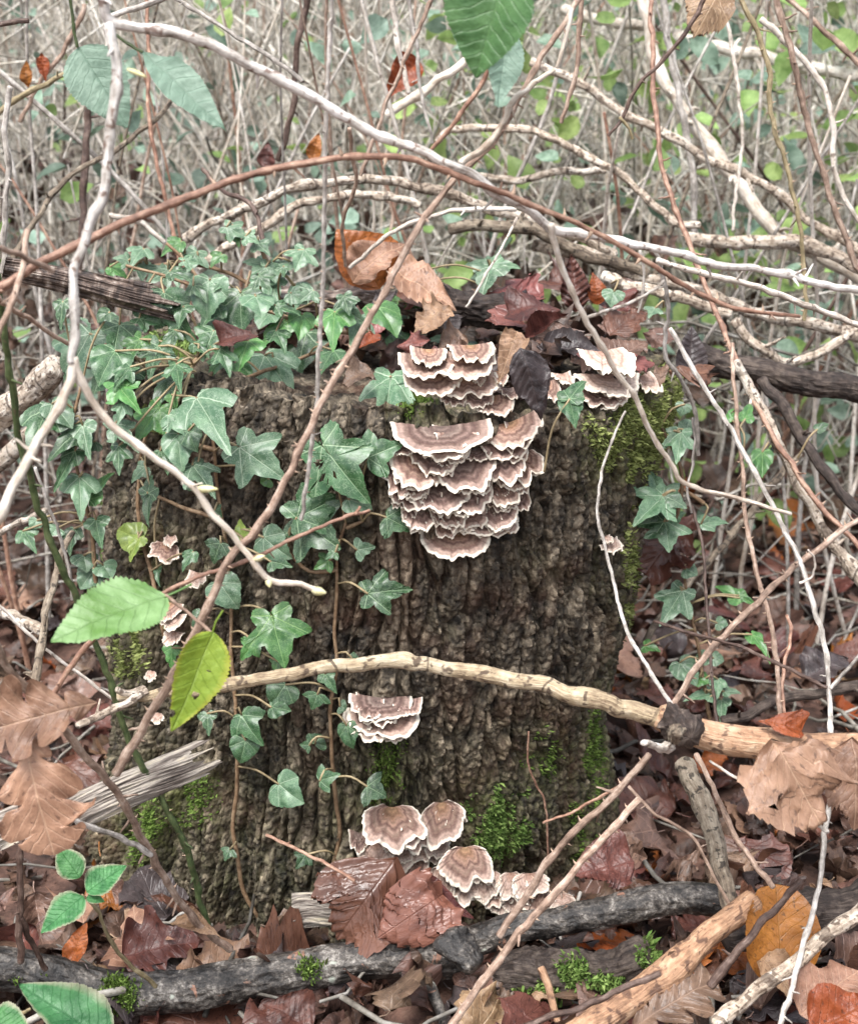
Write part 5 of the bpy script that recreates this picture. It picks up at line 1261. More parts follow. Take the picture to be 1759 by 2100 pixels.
def ivy_plant(label, stems, leaves, hit=on_stump, off=0.012, soff=0.006):
    b = hit(*stems[0][-1])[0] if stems else hit(*Z(leaves[0][0], leaves[0][1], leaves[0][2], leaves[0][3]))[0]
    o = empty('ivy_plant', b, label, 'ivy', 'ivy growing on and around the stump')
    paths = []
    for st in stems:
        pts = []
        for x, y in st:
            p, n = hit(x, y); pts.append(p + n * soff)
        A = catmull(np.array(pts), 0.006)
        q = A * 30; A = A + 0.0022 * np.stack([fbm(q, 2, 1), fbm(q + 9, 2, 2), fbm(q + 21, 2, 3)], 1)
        V, Q = tube_geo(A, np.linspace(0.0012, 0.0019, len(A)), 6, 0.25, len(paths))
        me, mw = centred('stem', V, A[-1], quads=Q, mats=[M['vine']])
        link('stem', me, o, mw); paths.append(A)
    for rec in leaves: ivy_leaf(o, rec, hit, off, paths)
    return o
I, IF, IY, IP = 'ivy', 'ivy_fresh', 'ivy_yellow', 'ivy_pale'
V1p = [(709, 1065), (694, 1125), (690, 1220), (690, 1296), (694, 1353), (683, 1429), (683, 1524), (690, 1623), (694, 1660), (698, 1698), (683, 1774), (675, 1835)]
V2p = [(440, 830), (450, 920), (456, 1004), (471, 1087), (479, 1182), (482, 1277), (490, 1448), (494, 1565), (494, 1622), (486, 1679), (494, 1736), (505, 1819), (540, 1880)]
V3p = [(700, 700), (640, 740), (560, 770), (490, 800), (450, 860)]
V4p = [(330, 760), (320, 860), (300, 960), (300, 1080), (330, 1200), (350, 1300)]
ivy_plant('ivy vine with small leaves running straight down the middle of the bark', [V1p, [(745, 1065), (712, 1075)], [(600, 1125), (640, 1165), (692, 1160)]], [
    (1, 1, 250, 1165, 450, 1430, 390, '5', 'hole'), (1, 1, 490, 1210, 645, 1140, 250, '3', I), (1, 1, 585, 1540, 705, 1600, 190, '3', I), (1, 1, 130, 1560, 300, 1690, 330, '5', I), (1, 1, 110, 1530, 330, 1420, 280, '5', I),
    (1, 1, 380, 1440, 490, 1480, 130, 'h', IP), (1, 2, 425, 455, 510, 440, 110, 'n', IP), (1, 2, 490, 690, 685, 662, 220, '5', I), (1, 2, 265, 515, 195, 555, 110, '3', IF), (1, 2, 300, 470, 255, 500, 80, '3', I),
    (1, 2, 400, 1052, 400, 1010, 50, 'h', I), (1, 2, 205, 1240, 180, 1312, 135, '3', I), (1, 2, 330, 1300, 362, 1312, 70, 'h', IP), (1, 2, 365, 1410, 388, 1520, 100, 'h', I), (1, 2, 195, 1500, 225, 1458, 110, 'h', I),
    (1, 2, 160, 1510, 115, 1508, 90, 'n', I), (1, 2, 225, 1700, 312, 1668, 130, '3', I), (1, 3, 480, 480, 572, 528, 185, '3', I), (1, 3, 140, 850, 95, 916, 105, '3', I), (1, 2, 30, 1190, -40, 1290, 170, 'h', I), (1, 2, 250, 1130, 300, 1220, 90, 'n', I)])
ivy_plant('ivy vine with long bare stem on the left of the bark, down to the ground', [V2p, [(370, 870), (400, 905), (452, 920)], [(330, 1010), (400, 1040), (466, 1062)]], [
    (0, 1, 1310, 1170, 1512, 1312, 300, '5', IP), (0, 1, 1160, 1500, 1195, 1532, 90, 'n', I), (0, 2, 1310, 385, 1290, 298, 110, '3', IY), (0, 2, 1190, 425, 1150, 522, 160, '3', I), (0, 2, 1430, 395, 1545, 490, 170, 'h', IP),
    (0, 2, 1470, 520, 1562, 540, 100, 'n', I), (0, 2, 1190, 640, 1275, 760, 170, 'h', IP), (0, 2, 1470, 830, 1530, 1062, 300, '5', IF), (0, 2, 1370, 960, 1300, 1045, 130, '3', IF), (0, 2, 1500, 1060, 1480, 1110, 90, 'n', IF),
    (0, 3, 1310, 100, 1398, 242, 190, '3', I), (0, 3, 1325, 235, 1300, 342, 140, 'h', I), (0, 3, 1120, 90, 1125, 188, 90, 'n', I), (0, 3, 1470, 50, 1552, 62, 100, 'h', I), (0, 3, 1510, 470, 1616, 560, 180, 'h', IP), (0, 3, 1240, 820, 1212, 872, 90, '3', I),
    (0, 2, 930, 990, 920, 1090, 100, 'n', IF), (0, 2, 1080, 800, 1040, 900, 70, 'n', I), (0, 2, 850, 560, 850, 640, 50, 'n', I), (0, 2, 1040, 1030, 1010, 1090, 80, 'n', IF),
    (0, 1, 1450, 1330, 1410, 1350, 80, 'h', IF)])
ivy_plant('mass of glossy ivy leaves spilling over the front left rim of the stump', [V3p, V4p, [(520, 560), (500, 640), (470, 720), (430, 790)], [(620, 640), (600, 700), (560, 760)]], [
    (0, 1, 885, 370, 1025, 572, 220, '3', I), (0, 1, 1130, 265, 1108, 445, 200, 'h', IP), (0, 1, 1300, 335, 1300, 502, 215, 'h', I), (0, 1, 1180, 470, 1150, 585, 220, '5', IP), (0, 1, 1440, 675, 1578, 882, 240, '3', IP),
    (0, 1, 1650, 560, 1590, 782, 300, '3', I), (0, 1, 1130, 600, 1060, 702, 160, '3', IP), (0, 1, 1205, 690, 1130, 765, 120, '3', IF), (0, 1, 1290, 710, 1362, 772, 120, 'n', IF), (0, 1, 965, 770, 820, 930, 220, '3', I),
    (0, 1, 1070, 905, 1198, 1112, 290, '3', IP), (0, 1, 855, 955, 735, 1115, 180, '5', IF), (0, 1, 930, 880, 950, 955, 80, 'n', IF), (0, 1, 1000, 1010, 960, 1062, 90, 'n', IF), (0, 1, 1020, 1075, 1052, 1165, 120, 'h', I),
    (0, 1, 600, 690, 695, 932, 260, '5', I), (0, 1, 475, 560, 345, 790, 340, '5', IP), (0, 1, 780, 1270, 705, 1335, 100, 'n', IP), (0, 1, 810, 1405, 780, 1555, 100, 'n', I), (0, 1, 800, 1400, 815, 1310, 90, 'n', I), (0, 1, 1050, 1340, 985, 1262, 110, 'n', I),
    (0, 1, 740, 1650, 640, 1600, 150, 'h', IY), (0, 1, 745, 1655, 700, 1759, 100, 'n', IY), (0, 1, 1040, 1730, 985, 1815, 100, '3', I),
    (1, 1, 600, 790, 572, 1012, 250, '5', IP), (1, 1, 1570, 890, 1645, 780, 130, 'n', I), (1, 1, 1565, 895, 1590, 1012, 110, 'h', I), (1, 1, 630, 545, 600, 632, 160, '3', I), (1, 1, 620, 480, 515, 440, 110, '3', I), (1, 1, 650, 470, 700, 520, 90, 'n', I),
    (1, 1, 330, 400, 450, 475, 150, '3', IP), (1, 1, 290, 640, 228, 722, 140, 'h', I), (1, 1, 980, 580, 895, 685, 250, '5', IP), (0, 1, 640, 480, 560, 530, 130, '3', I)], off=0.032)
ivy_plant('pale ivy leaves coloured with sky sheen lying across the back left of the stump top', [[(300, 545), (380, 540), (470, 560), (540, 600), (560, 650)], [(480, 470), (530, 500), (560, 560)]], [
    (0, 1, 1440, 190, 1560, 215, 150, '5', IP), (0, 1, 1440, 180, 1320, 150, 130, '5', IP), (0, 1, 1440, 250, 1335, 335, 170, '5', IP), (0, 1, 1460, 250, 1500, 365, 130, '3', IP), (0, 1, 1640, 100, 1598, 192, 160, '5', IP),
    (0, 1, 1060, 110, 1015, 195, 150, '5', IP), (0, 1, 740, 180, 860, 225, 120, '5', IP), (0, 1, 900, 205, 795, 265, 150, '5', IP), (0, 1, 950, 215, 1060, 255, 130, '5', IP), (0, 1, 770, 90, 715, 155, 130, '3', IP), (0, 1, 690, 150, 620, 130, 110, '3', IP),
    (0, 1, 1195, 120, 1140, 175, 110, '3', IF), (0, 1, 970, 50, 880, 110, 110, '3', IF), (0, 1, 600, 190, 690, 245, 110, '3', IF), (0, 1, 1260, 5, 1290, 65, 100, '3', IF), (0, 1, 1600, 310, 1655, 362, 120, '3', IP), (0, 1, 1450, 440, 1400, 500, 130, 'h', IP),
    (0, 1, 1560, 395, 1602, 445, 100, 'n', IP), (0, 1, 1390, 60, 1450, 110, 110, '3', IP), (0, 1, 1540, 480, 1410, 600, 140, 'n', IF), (1, 1, 60, 160, 20, 220, 110, '3', IP), (1, 1, 90, 290, 145, 360, 110, '3', IP), (0, 1, 1330, 20, 1390, 50, 100, '3', IP), (0, 0, 1230, 1230, 1330, 1280, 120, '5', IP)],
    hit=at_depth(0.0, (0, -0.5, 0.85)), off=0.0, soff=0.0)
ivy_plant('single pale ivy sprig standing behind the leaves on the stump top', [[(1003, 545), (1000, 590), (985, 640)]], [
    (1, 1, 1140, 190, 1090, 318, 180, 'n', IP), (1, 1, 1150, 180, 1285, 180, 130, '3', IP), (1, 1, 1130, 180, 1000, 160, 120, '3', IP), (1, 1, 800, 200, 770, 250, 90, 'n', IP), (1, 1, 820, 260, 850, 310, 80, '3', IF), (1, 1, 640, 370, 590, 350, 80, 'n', IF), (1, 1, 690, 390, 760, 400, 60, 'n', IF)],
    hit=at_depth(0.02, (0, -0.6, 0.7)), off=0.0, soff=0.0)
ivy_plant('small ivy leaves at the back of the brush heap by the stump top', [], [(2, 1, 440, 320, 425, 385, 110, 'h', IP), (2, 1, 660, 410, 630, 450, 100, '3', IP), (2, 1, 545, 765, 530, 820, 90, 'h', IP)], hit=at_depth(-0.04, (0, -0.6, 0.7)), off=0.0)
ivy_plant('ivy climbing on stems in the litter to the left of the stump', [[(170, 800), (150, 900), (170, 1000), (190, 1080), (200, 1200)]], [
    (0, 1, 255, 960, 150, 1195, 230, '3', I), (0, 1, 290, 930, 380, 1030, 150, 'h', IP), (0, 1, 440, 1060, 275, 1195, 180, '3', I), (0, 1, 450, 1050, 475, 1195, 130, 'n', IP), (0, 1, 400, 1190, 300, 1370, 90, 'n', I), (0, 1, 430, 1330, 440, 1512, 180, '3', IP),
    (0, 1, 490, 1430, 592, 1285, 110, 'n', IF), (0, 2, 400, 350, 375, 470, 110, '3', I), (0, 2, 455, 490, 470, 560, 130, 'h', IP), (0, 2, 520, 300, 540, 420, 120, 'n', I), (0, 2, 500, 575, 440, 655, 130, 'h', IP), (0, 2, 560, 540, 600, 600, 120, 'h', IP),
    (0, 2, 130, 360, 185, 450, 110, '3', I), (0, 2, 310, 340, 280, 370, 90, 'h', IP), (0, 1, 340, 380, 325, 500, 90, 'n', I), (0, 1, 590, 430, 530, 470, 110, 'h', I), (0, 1, 510, 1130, 470, 1170, 100, 'h', I), (0, 2, 200, 300, 170, 340, 70, 'h', IP)],
    hit=at_depth(-0.12), off=0.0)
ivy_plant('ivy sprig with star-shaped leaves hanging at the right of the stump', [[(1350, 880), (1385, 950), (1395, 1010), (1380, 1080)], [(1395, 1010), (1440, 1040)]], [
    (2, 1, 700, 1430, 575, 1540, 260, 's', IP), (2, 1, 710, 1420, 820, 1470, 170, '3', IP), (2, 1, 690, 1420, 640, 1285, 130, 'n', IP), (2, 1, 720, 1570, 735, 1705, 210, '5', IP), (2, 1, 700, 1560, 565, 1570, 120, 'n', I), (2, 1, 740, 1550, 820, 1500, 100, 'n', I),
    (2, 1, 920, 1570, 1052, 1550, 110, '3', IP), (2, 1, 800, 1090, 780, 1222, 150, '5', IP), (2, 1, 790, 1080, 715, 1150, 110, '3', IP), (2, 1, 830, 1060, 850, 1010, 90, 'h', IP), (2, 1, 820, 930, 800, 980, 80, 'h', IP)], hit=at_depth(-0.08, (0.1, -0.7, 0.6)), off=0.0)
ivy_plant('scattered ivy leaves rising from the leaf litter right of the stump', [[(1395, 1180), (1420, 1300), (1440, 1400), (1455, 1480)]], [
    (2, 2, 800, 690, 705, 838, 190, '5', IP), (2, 2, 830, 560, 885, 585, 90, 'h', IP), (2, 2, 1000, 850, 1050, 855, 80, 'h', IP), (2, 2, 610, 975, 685, 995, 80, 'n', IF), (2, 2, 1110, 710, 1000, 640, 110, 'n', IF), (2, 2, 1120, 705, 1205, 750, 60, 'n', IF), (2, 2, 1190, 920, 1280, 1030, 80, 'n', IF),
    (2, 2, 800, 1070, 880, 1170, 130, 'h', IP), (2, 2, 900, 1150, 945, 1170, 90, 'h', IF), (2, 2, 940, 1030, 880, 1060, 80, 'h', IP), (2, 2, 980, 1040, 1030, 1050, 80, 'h', IP), (2, 2, 1000, 1160, 1000, 1245, 90, '3', IP), (2, 2, 1040, 1220, 1120, 1222, 70, 'n', IP), (2, 2, 1020, 1270, 1020, 1372, 90, 'n', IP), (2, 2, 960, 1230, 840, 1250, 90, 'n', IP),
    (2, 1, 1240, 1190, 1240, 1295, 100, 'h', IF), (2, 1, 1080, 1010, 1080, 950, 70, 'h', IF), (2, 1, 1150, 1000, 1180, 910, 80, 'n', IF), (2, 1, 1540, 1060, 1590, 1030, 60, 'h', I)], hit=at_depth(-0.06, (0, -0.6, 0.75)), off=0.0)

# the thick mat of ivy over the left rim
extra = []
ri = random.Random(41); placed = []
for _ in range(900):
    x, y = ri.uniform(225, 800), ri.uniform(520, 980)
    if (y > 640 + 0.26 * (800 - x) and (x > 440 or ri.random() < 0.6)) or (y < 600 and ri.random() < 0.5) or (x < 330 and y < 620) or (x > 620 and y < 560): continue
    if any((x - a) ** 2 + ((y - b) * 1.3) ** 2 < 42 ** 2 for a, b in placed): continue
    placed.append((x, y))
    if len(placed) > 38: break
for x, y in placed:
    a = ri.gauss(1.4, 0.8); ln = ri.uniform(85, 160) * (0.75 if y < 600 else 1.0)
    zx, zy = x / 0.38, (y - Y0[1]) / 0.38
    extra.append((0, 1, zx, zy, zx + ln * math.cos(a), zy + ln * math.sin(a) * (0.65 if y < 620 else 1.0), ln * ri.uniform(0.95, 1.3), ri.choice('5353nhs'), ri.choice([I, I, IP, I, IF, I, IP])))
def mat_hit(px, py):
    t = min(max((py - 520) / 250, 0), 1)
    p, n = S(px, py)
    q = P(px, py, 0.06 - 0.20 * t)
    return (q if q.y < p.y - 0.004 or n.z > 0.5 else p + n * 0.012), Vector((0, -0.55, 0.8)).normalized()
ivy_plant('dense mat of overlapping ivy leaves covering the left of the stump top', [[(280, 560), (400, 600), (520, 640), (640, 680), (760, 700)], [(360, 520), (420, 580), (440, 680), (400, 760)]], extra, hit=mat_hit, off=0.004)
# ------------------------------------------------------------------ green leaves and fallen leaves
def leaf_obj(name, me, base, tip_px, n, wx=1.0, wz=1.0, label=None, cat='leaf', parent=None, group=None, maxratio=2.2):
    rot, L = tip_frame(base, n, tip_px, maxratio=maxratio)
    o = link(name, me, parent, leaf_matrix(base, rot, L, wx, wz))
    if parent is None: tag(o, label, cat, group)
    elif label: o['label'] = label
    return o
# light green serrated leaves on the bristly cane
bm1 = blade_mesh('serrated_leaf', M['leaf_light'], 0.62, 'ovate', 0.16, 26, 0.10, 0.35, 0.1, 0.03, 0.006, 8, 501, 14, 78)
leaf_obj('leaf', bm1, P(343, 1222, -0.47), (103, 1318), (0.15, -0.45, 0.85), 0.95, 0.8, 'light green serrated leaf', parent=CC)
bm2 = blade_mesh('serrated_leaf', M['leaf_yellow'], 0.52, 'ovate', 0.12, 26, 0.25, 0.25, 0.1, 0.03, 0.006, 8, 502, 14, 78, holes=((0.44, 0.62, 0.03), (0.58, 0.85, 0.035), (0.41, 0.35, 0.012)))
leaf_obj('leaf', bm2, P(437, 1296, -0.47), (352, 1500), (0.5, -0.8, 0.25), 1.0, 0.8, 'yellow-green leaf with brown-edged holes', parent=CC)
pv = branch('petiole', [(340, 1222), (395, 1265), (436, 1298)], (-0.47, -0.47), 4, 4, 'cane_brown', parent=CC, step=6)
# hanging bramble leaves at the top
def hanging(label, stem, Y, mesh, base, tip, n, wx=1.0):
    o = empty('bramble_sprig', P(*base, Y), label, 'leaf')
    branch('stalk', stem, Y, 4, 4, 'green_cane', parent=o, step=6)
    leaf_obj('leaf', mesh, P(*base, Y), tip, n, wx, 1.0, parent=o)
    return o
hanging('large green bramble leaf hanging from above, folded along its midrib', [(1120, -420), (1075, -200), (1040, -60)], -0.44, blade_mesh('bramble_leaf', M['leaf_mid'], 0.85, 'ovate', 0.08, 24, 0.55, 0.12, 0, 0.025, 0.006, 8, 511, 14, 70, petiole=False), (1040, -60), (975, 160), (-0.35, -0.9, 0.12), 1.1)
hanging('pale underside of a bramble leaf hanging behind the large green leaf', [(1075, -200), (1055, -60), (1045, 40)], -0.36, blade_mesh('bramble_leaf', M['leaf_under'], 0.42, 'lance', 0.08, 24, 0.3, -0.1, 0, 0.02, 0.006, 8, 512, 10, 60, petiole=False), (1045, 40), (1020, 220), (0.2, -0.9, 0.2))
hanging('oval serrated grey-green leaf behind the pale upright limb', [(120, -200), (140, -40), (160, 95)], -0.30, blade_mesh('bramble_leaf', M['leaf_under'], 0.62, 'ovate', 0.10, 26, 0.12, 0.2, 0, 0.03, 0.006, 8, 513, 12, 78, petiole=False), (160, 95), (262, 262), (0.1, -0.85, 0.3))
hanging('narrow drooping grey-green leaf beside the pale fork', [(225, 60), (260, 85), (292, 106)], -0.34, blade_mesh('bramble_leaf', M['leaf_under'], 0.34, 'lance', 0.06, 26, 0.35, 0.25, 0, 0.02, 0.006, 8, 514, 10, 70, petiole=False), (292, 106), (466, 272), (0.1, -0.7, 0.55))
# three-leaved seedling at the lower left
SD = empty('bramble_seedling', G(300, 2005, 0.0), 'young bramble shoot with four hairy green leaflets over the grey log', 'plant')
branch('stalk', [(170, 1838), (200, 1865), (225, 1920), (262, 1975), (320, 2025)], (-0.36, -0.33), 4, 6, 'olive_cane', parent=SD, step=7)
dm = [blade_mesh('seedling_leaf', M['leaf_deep'], 0.72, 'ovate', 0.06, 22, 0.18, 0.3, 0.1, 0.03, 0.012, 9, 520 + q_, 12, 60, petiole=False) for q_ in range(3)]
for q_, (b, t, n, wx) in enumerate([((165, 1805), (100, 1830), (0.1, -0.6, 0.7), 1.0), ((178, 1830), (260, 1775), (0, -0.6, 0.8), 0.95), ((172, 1838), (84, 1915), (0, -0.5, 0.85), 0.9), ((178, 1840), (216, 1850), (0, -0.5, 0.8), 0.9)]):
    if q_ == 0: b, t = (164, 1800), (108, 1738); 
    leaf_obj('leaf', dm[q_ % 3], P(*b, -0.365), t if q_ else (118, 1735), n, wx, 1.0, parent=SD)
SD2 = empty('bramble_seedling', P(40, 2100, -0.46), 'pointed hairy green leaf in front of the grey log at the left', 'plant')
leaf_obj('leaf', blade_mesh('seedling_leaf', M['leaf_deep'], 0.62, 'ovate', 0.05, 22, 0.3, 0.35, 0.1, 0.03, 0.010, 9, 531, 12, 60, petiole=False), P(225, 2140, -0.45), (36, 2018), (0.2, -0.6, 0.75), 0.85, parent=SD2)
leaf_obj('leaf', dm[1], P(-30, 2090, -0.45), (70, 2130), (0, -0.4, 0.9), 1.0, parent=SD2)
branch('stalk', [(62, 2070), (20, 2090), (-20, 2110)], (-0.45, -0.44), 4, 4, 'olive_cane', parent=SD2, step=6)

# particular dead leaves
def dead(label, me, base, tip, n, wx=1.0, wz=1.0, name='fallen_leaf', mr=2.4): return leaf_obj(name, me, base, tip, n, wx, wz, label, 'dead leaf', maxratio=mr)
def bl(kind, shape='ovate', w=0.7, seed=0, **kw):
    a = dict(fold=0.25, bend=0.5, curl=0.3, wr=0.10, rib=0.016, nrib=9, nu=14, nv=34, petiole=False); a.update(kw)
    return blade_mesh('dead_leaf', M['dead_' + kind], w, shape, seed=seed, **a)
BT = []
dead('large folded red-brown leaf propped against the foot of the stump', bl('wet', 'ovate', 0.9, 601, fold=-0.45, bend=1.3, wr=0.17, rib=0.035, nu=20, nv=44), P(800, 1778, -0.265), (690, 1928), (0.0, -0.85, 0.5), 1.25)
dead('ribbed red-brown leaf half overlapping the large folded leaf', bl('wet', 'round', 0.95, 602, fold=0.3, bend=1.2, wr=0.15, rib=0.04, nrib=8, nu=20, nv=44), P(905, 1836, -0.28), (775, 1924), (0.1, -0.8, 0.55), 1.0)
dead('small red-brown leaf tucked behind the folded leaves on the log', bl('wet', 'ovate', 0.8, 603, fold=0.6, bend=0.9, wr=0.14), P(860, 1830, -0.27), (965, 1880), (0.1, -0.7, 0.6), 0.8)
dead('brown oak leaf caught on the red twig at the left', bl('tan', 'oak', 0.72, 604, nv=90, nu=16, fold=0.15, bend=0.5, wr=0.08, rib=0.008), P(200, 1440, -0.475), (-30, 1500), (0.05, -0.85, 0.45), 1.1)
dead('larger lobed brown oak leaf hanging point down at the left', bl('tan', 'oak', 0.80, 605, nv=90, nu=16, fold=0.1, bend=0.7, wr=0.08, rib=0.008), P(50, 1490, -0.475), (110, 1748), (0.1, -0.9, 0.25), 1.0)
dead('big tan crumpled leaf draped over the end of the cream branch', bl('tan', 'ovate', 0.95, 606, fold=-0.6, bend=1.6, wr=0.2, rib=0.035, tear=0.6), P(1580, 1512, -0.425), (1680, 1690), (-0.1, -0.85, 0.4), 1.1)
dead('pinkish ribbed leaf hanging beside the crumpled tan leaf', bl('tan', 'ovate', 0.8, 607, fold=-0.3, bend=0.9, rib=0.04, nrib=10), P(1740, 1520, -0.40), (1750, 1700), (0.1, -0.85, 0.4), 1.0)
dead('orange-tan scrap of leaf standing on the cream branch', bl('orange', 'ovate', 0.8, 608, fold=0.6, bend=1.0), P(1640, 1500, -0.37), (1560, 1480), (0.0, -0.6, 0.7), 0.9)
dead('round orange autumn leaf behind the dark cane', bl('orange', 'round', 0.95, 609, fold=0.06, bend=0.3, wr=0.03, rib=0.012), P(1600, 2020, -0.38), (1590, 1812), (0.1, -0.85, 0.45), 0.82)
dead('tan torn leaf below the round orange leaf', bl('tan', 'ovate', 0.7, 610, tear=0.6), P(1560, 1960, -0.38), (1630, 2050), (0, -0.6, 0.75), 0.9)
dead('spotted orange-pink leaf at the lower right corner', bl('tan', 'maple', 0.95, 611, bend=0.35, wr=0.06), P(1640, 2080, -0.44), (1760, 1990), (0, -0.5, 0.85), 1.0)
dead('orange-yellow leaf at the lower right edge', bl('orange', 'ovate', 0.8, 612, bend=0.3), P(1660, 2110, -0.47), (1800, 2060), (0, -0.5, 0.85), 1.0)
dead('lobed brown leaf lying below the orange-tan stick', bl('brown', 'oak', 0.7, 613, nv=90, nu=14, bend=0.4), P(1290, 2110, -0.42), (1470, 2010), (0, -0.5, 0.8), 1.0)
dead('brown curled oak leaf with scalloped edge beside the upper prickly cane', bl('brown', 'oak', 0.7, 614, nv=90, nu=14, fold=0.6, bend=0.9), P(1330, 1760, -0.24), (1230, 1730), (0, -0.7, 0.5), 1.1)
dead('pleated red-brown leaf under the scalloped oak leaf', bl('red', 'ovate', 0.75, 615, rib=0.04, nrib=10, bend=0.6), P(1300, 1770, -0.25), (1175, 1795), (0, -0.6, 0.75), 1.3)
dead('curled purple-brown ribbed leaf hanging over the front rim of the stump', bl('dark', 'ovate', 0.62, 616, fold=-0.3, bend=0.6, rib=0.03), P(1065, 715, -0.225), (1108, 852), (0.1, -0.95, 0.2), 1.0)
dead('orange and pink folded leaf behind the purple-brown leaf', bl('tan', 'ovate', 0.6, 617, fold=0.6, bend=0.8), P(1060, 680, -0.20), (1020, 790), (0, -0.8, 0.4), 0.9)
dead('large orange-patched leaf standing at the back of the stump top', bl('orange', 'ovate', 0.75, 618, bend=0.3, wr=0.06), P(780, 590, 0.04), (690, 470), (0.1, -0.8, 0.5), 1.1)
dead('pinkish brown leaf beside the orange-patched leaf', bl('tan', 'ovate', 0.75, 619, bend=0.4), P(720, 575, 0.02), (830, 500), (0, -0.75, 0.6), 1.0)
dead('orange-brown ribbed leaf slanting across the stump top', bl('tan', 'ovate', 0.5, 620, rib=0.03, fold=0.4), P(800, 560, -0.01), (930, 630), (0, -0.6, 0.7), 1.1)
dead('bleached grey frayed leaf on the stump top', bl('tan', 'ovate', 0.6, 621, tear=0.9, wr=0.12), P(920, 635, -0.05), (850, 680), (0, -0.6, 0.7), 1.1)
dead('curled red-brown leaf behind the purple-brown leaf', bl('red', 'ovate', 0.7, 622, bend=1.4, fold=0.7), P(1040, 640, -0.06), (1150, 640), (0, -0.6, 0.7), 1.2)
dead('rolled red-brown leaf pointing right on the stump top', bl('red', 'lance', 0.35, 623, fold=1.2, curl=1.2, bend=0.3), P(1075, 700, -0.10), (1165, 642), (0, -0.7, 0.6), 1.0)
dead('upright rusty ribbed leaf behind the stump top', bl('red', 'ovate', 0.5, 624, rib=0.04, bend=0.3), P(1180, 640, 0.0), (1170, 520), (0, -0.85, 0.3), 1.0)
dead('small orange upright leaf behind the stump top', bl('orange', 'ovate', 0.5, 625, fold=0.6), P(1225, 625, 0.0), (1215, 560), (0, -0.8, 0.4), 1.2)
dead('maroon leaf lying flat beside the rolled leaf', bl('red', 'maple', 0.8, 626, bend=0.4), P(1250, 690, -0.06), (1330, 640), (0, -0.5, 0.8), 1.0)
dead('dark slate-coloured leaf lying on the front of the stump top', bl('dark', 'lance', 0.4, 627, bend=0.2), P(1100, 715, -0.12), (1240, 720), (0, -0.5, 0.85), 1.2)
dead('brown leaf lying behind the wide pale bracket shelf', bl('brown', 'ovate', 0.7, 628, bend=0.3), P(1230, 760, -0.10), (1330, 700), (0, -0.4, 0.9), 1.0)
dead('dark purple oval leaf upright at the right of the stump', bl('dark', 'ovate', 0.5, 629, bend=0.2, wr=0.04), P(1412, 780, -0.02), (1418, 668), (0, -0.85, 0.3), 1.1)
dead('pale brown leaf lying near the front left rim under the cane', bl('brown', 'ovate', 0.8, 630, bend=0.4), P(760, 760, -0.15), (700, 790), (0, -0.5, 0.8), 1.1)
dead('dark curled brown leaf among the ivy on the rim', bl('red', 'ovate', 0.7, 631, bend=1.0, fold=0.6), P(450, 700, -0.13), (530, 690), (0, -0.6, 0.7), 1.1)
dead('rust-red small leaf beside the middle ivy', bl('orange', 'ovate', 0.6, 632, bend=0.6), P(780, 690, -0.12), (735, 715), (0, -0.5, 0.8), 1.1)
dead('large tan curled leaf caught in the upper canes at the right', bl('tan', 'ovate', 0.8, 633, rib=0.04, nrib=10, bend=0.9, fold=-0.3), P(1480, -30, 0.10), (1420, 80), (0, -0.9, 0.3), 1.1)
dead('pinkish lobed leaf lying against the right side of the stump', bl('red', 'oak', 0.8, 634, nv=80, bend=0.4), P(1420, 1060, -0.02), (1320, 1180), (0, -0.7, 0.7), 1.1)
dead('dark wet leaf behind the white stem at the right', bl('dark', 'ovate', 0.7, 635, bend=0.5, wr=0.15), P(1650, 1390, -0.06), (1740, 1350), (0, -0.4, 0.9), 1.2)
dead('torn withered leaf at the end of the prickly cane', bl('tan', 'ovate', 0.5, 636, fold=0.8, bend=0.8, tear=0.8), P(375, 1870, -0.325), (458, 1925), (0, -0.7, 0.6), 0.9)
dead('broad red-brown leaf behind the grey log at the left', bl('red', 'maple', 0.85, 637, bend=0.3), P(250, 1960, -0.26), (420, 1930), (0, -0.55, 0.8), 1.1)
dead('orange leaf lying behind the seedling at the left', bl('orange', 'ovate', 0.5, 638, bend=0.3), P(140, 1985, -0.27), (180, 1890), (0, -0.6, 0.7), 1.0)
dead('red-brown leaf in front of the grey log', bl('red', 'ovate', 0.75, 639, rib=0.03), P(640, 2110, -0.42), (540, 2060), (0, -0.4, 0.9), 1.1)
dead('dead brown leaf stuck upright in the far left thicket', bl('orange', 'lance', 0.35, 640, fold=0.8), P(60, 180, 0.3), (55, 120), (0, -0.9, 0.2), 1.2)
dead('rusty curled leaf hanging in the far left thicket', bl('orange', 'lance', 0.35, 641, fold=0.8), P(85, 110, 0.3), (95, 170), (0.2, -0.9, 0.2), 1.2)
dead('rust-coloured leaf hanging behind the long grey branch', bl('orange', 'ovate', 0.5, 642, fold=0.5), P(860, 120, 0.35), (790, 200), (0, -0.9, 0.2), 1.1)
dead('dark red leaf standing behind the arching cane', bl('red', 'ovate', 0.6, 643, fold=0.5), P(545, 345, 0.3), (550, 290), (0, -0.9, 0.2), 1.1)
dead('brown leaf standing beside the thin vertical stem', bl('orange', 'ovate', 0.5, 644, fold=0.5), P(640, 330, 0.3), (655, 270), (0, -0.9, 0.2), 1.1)

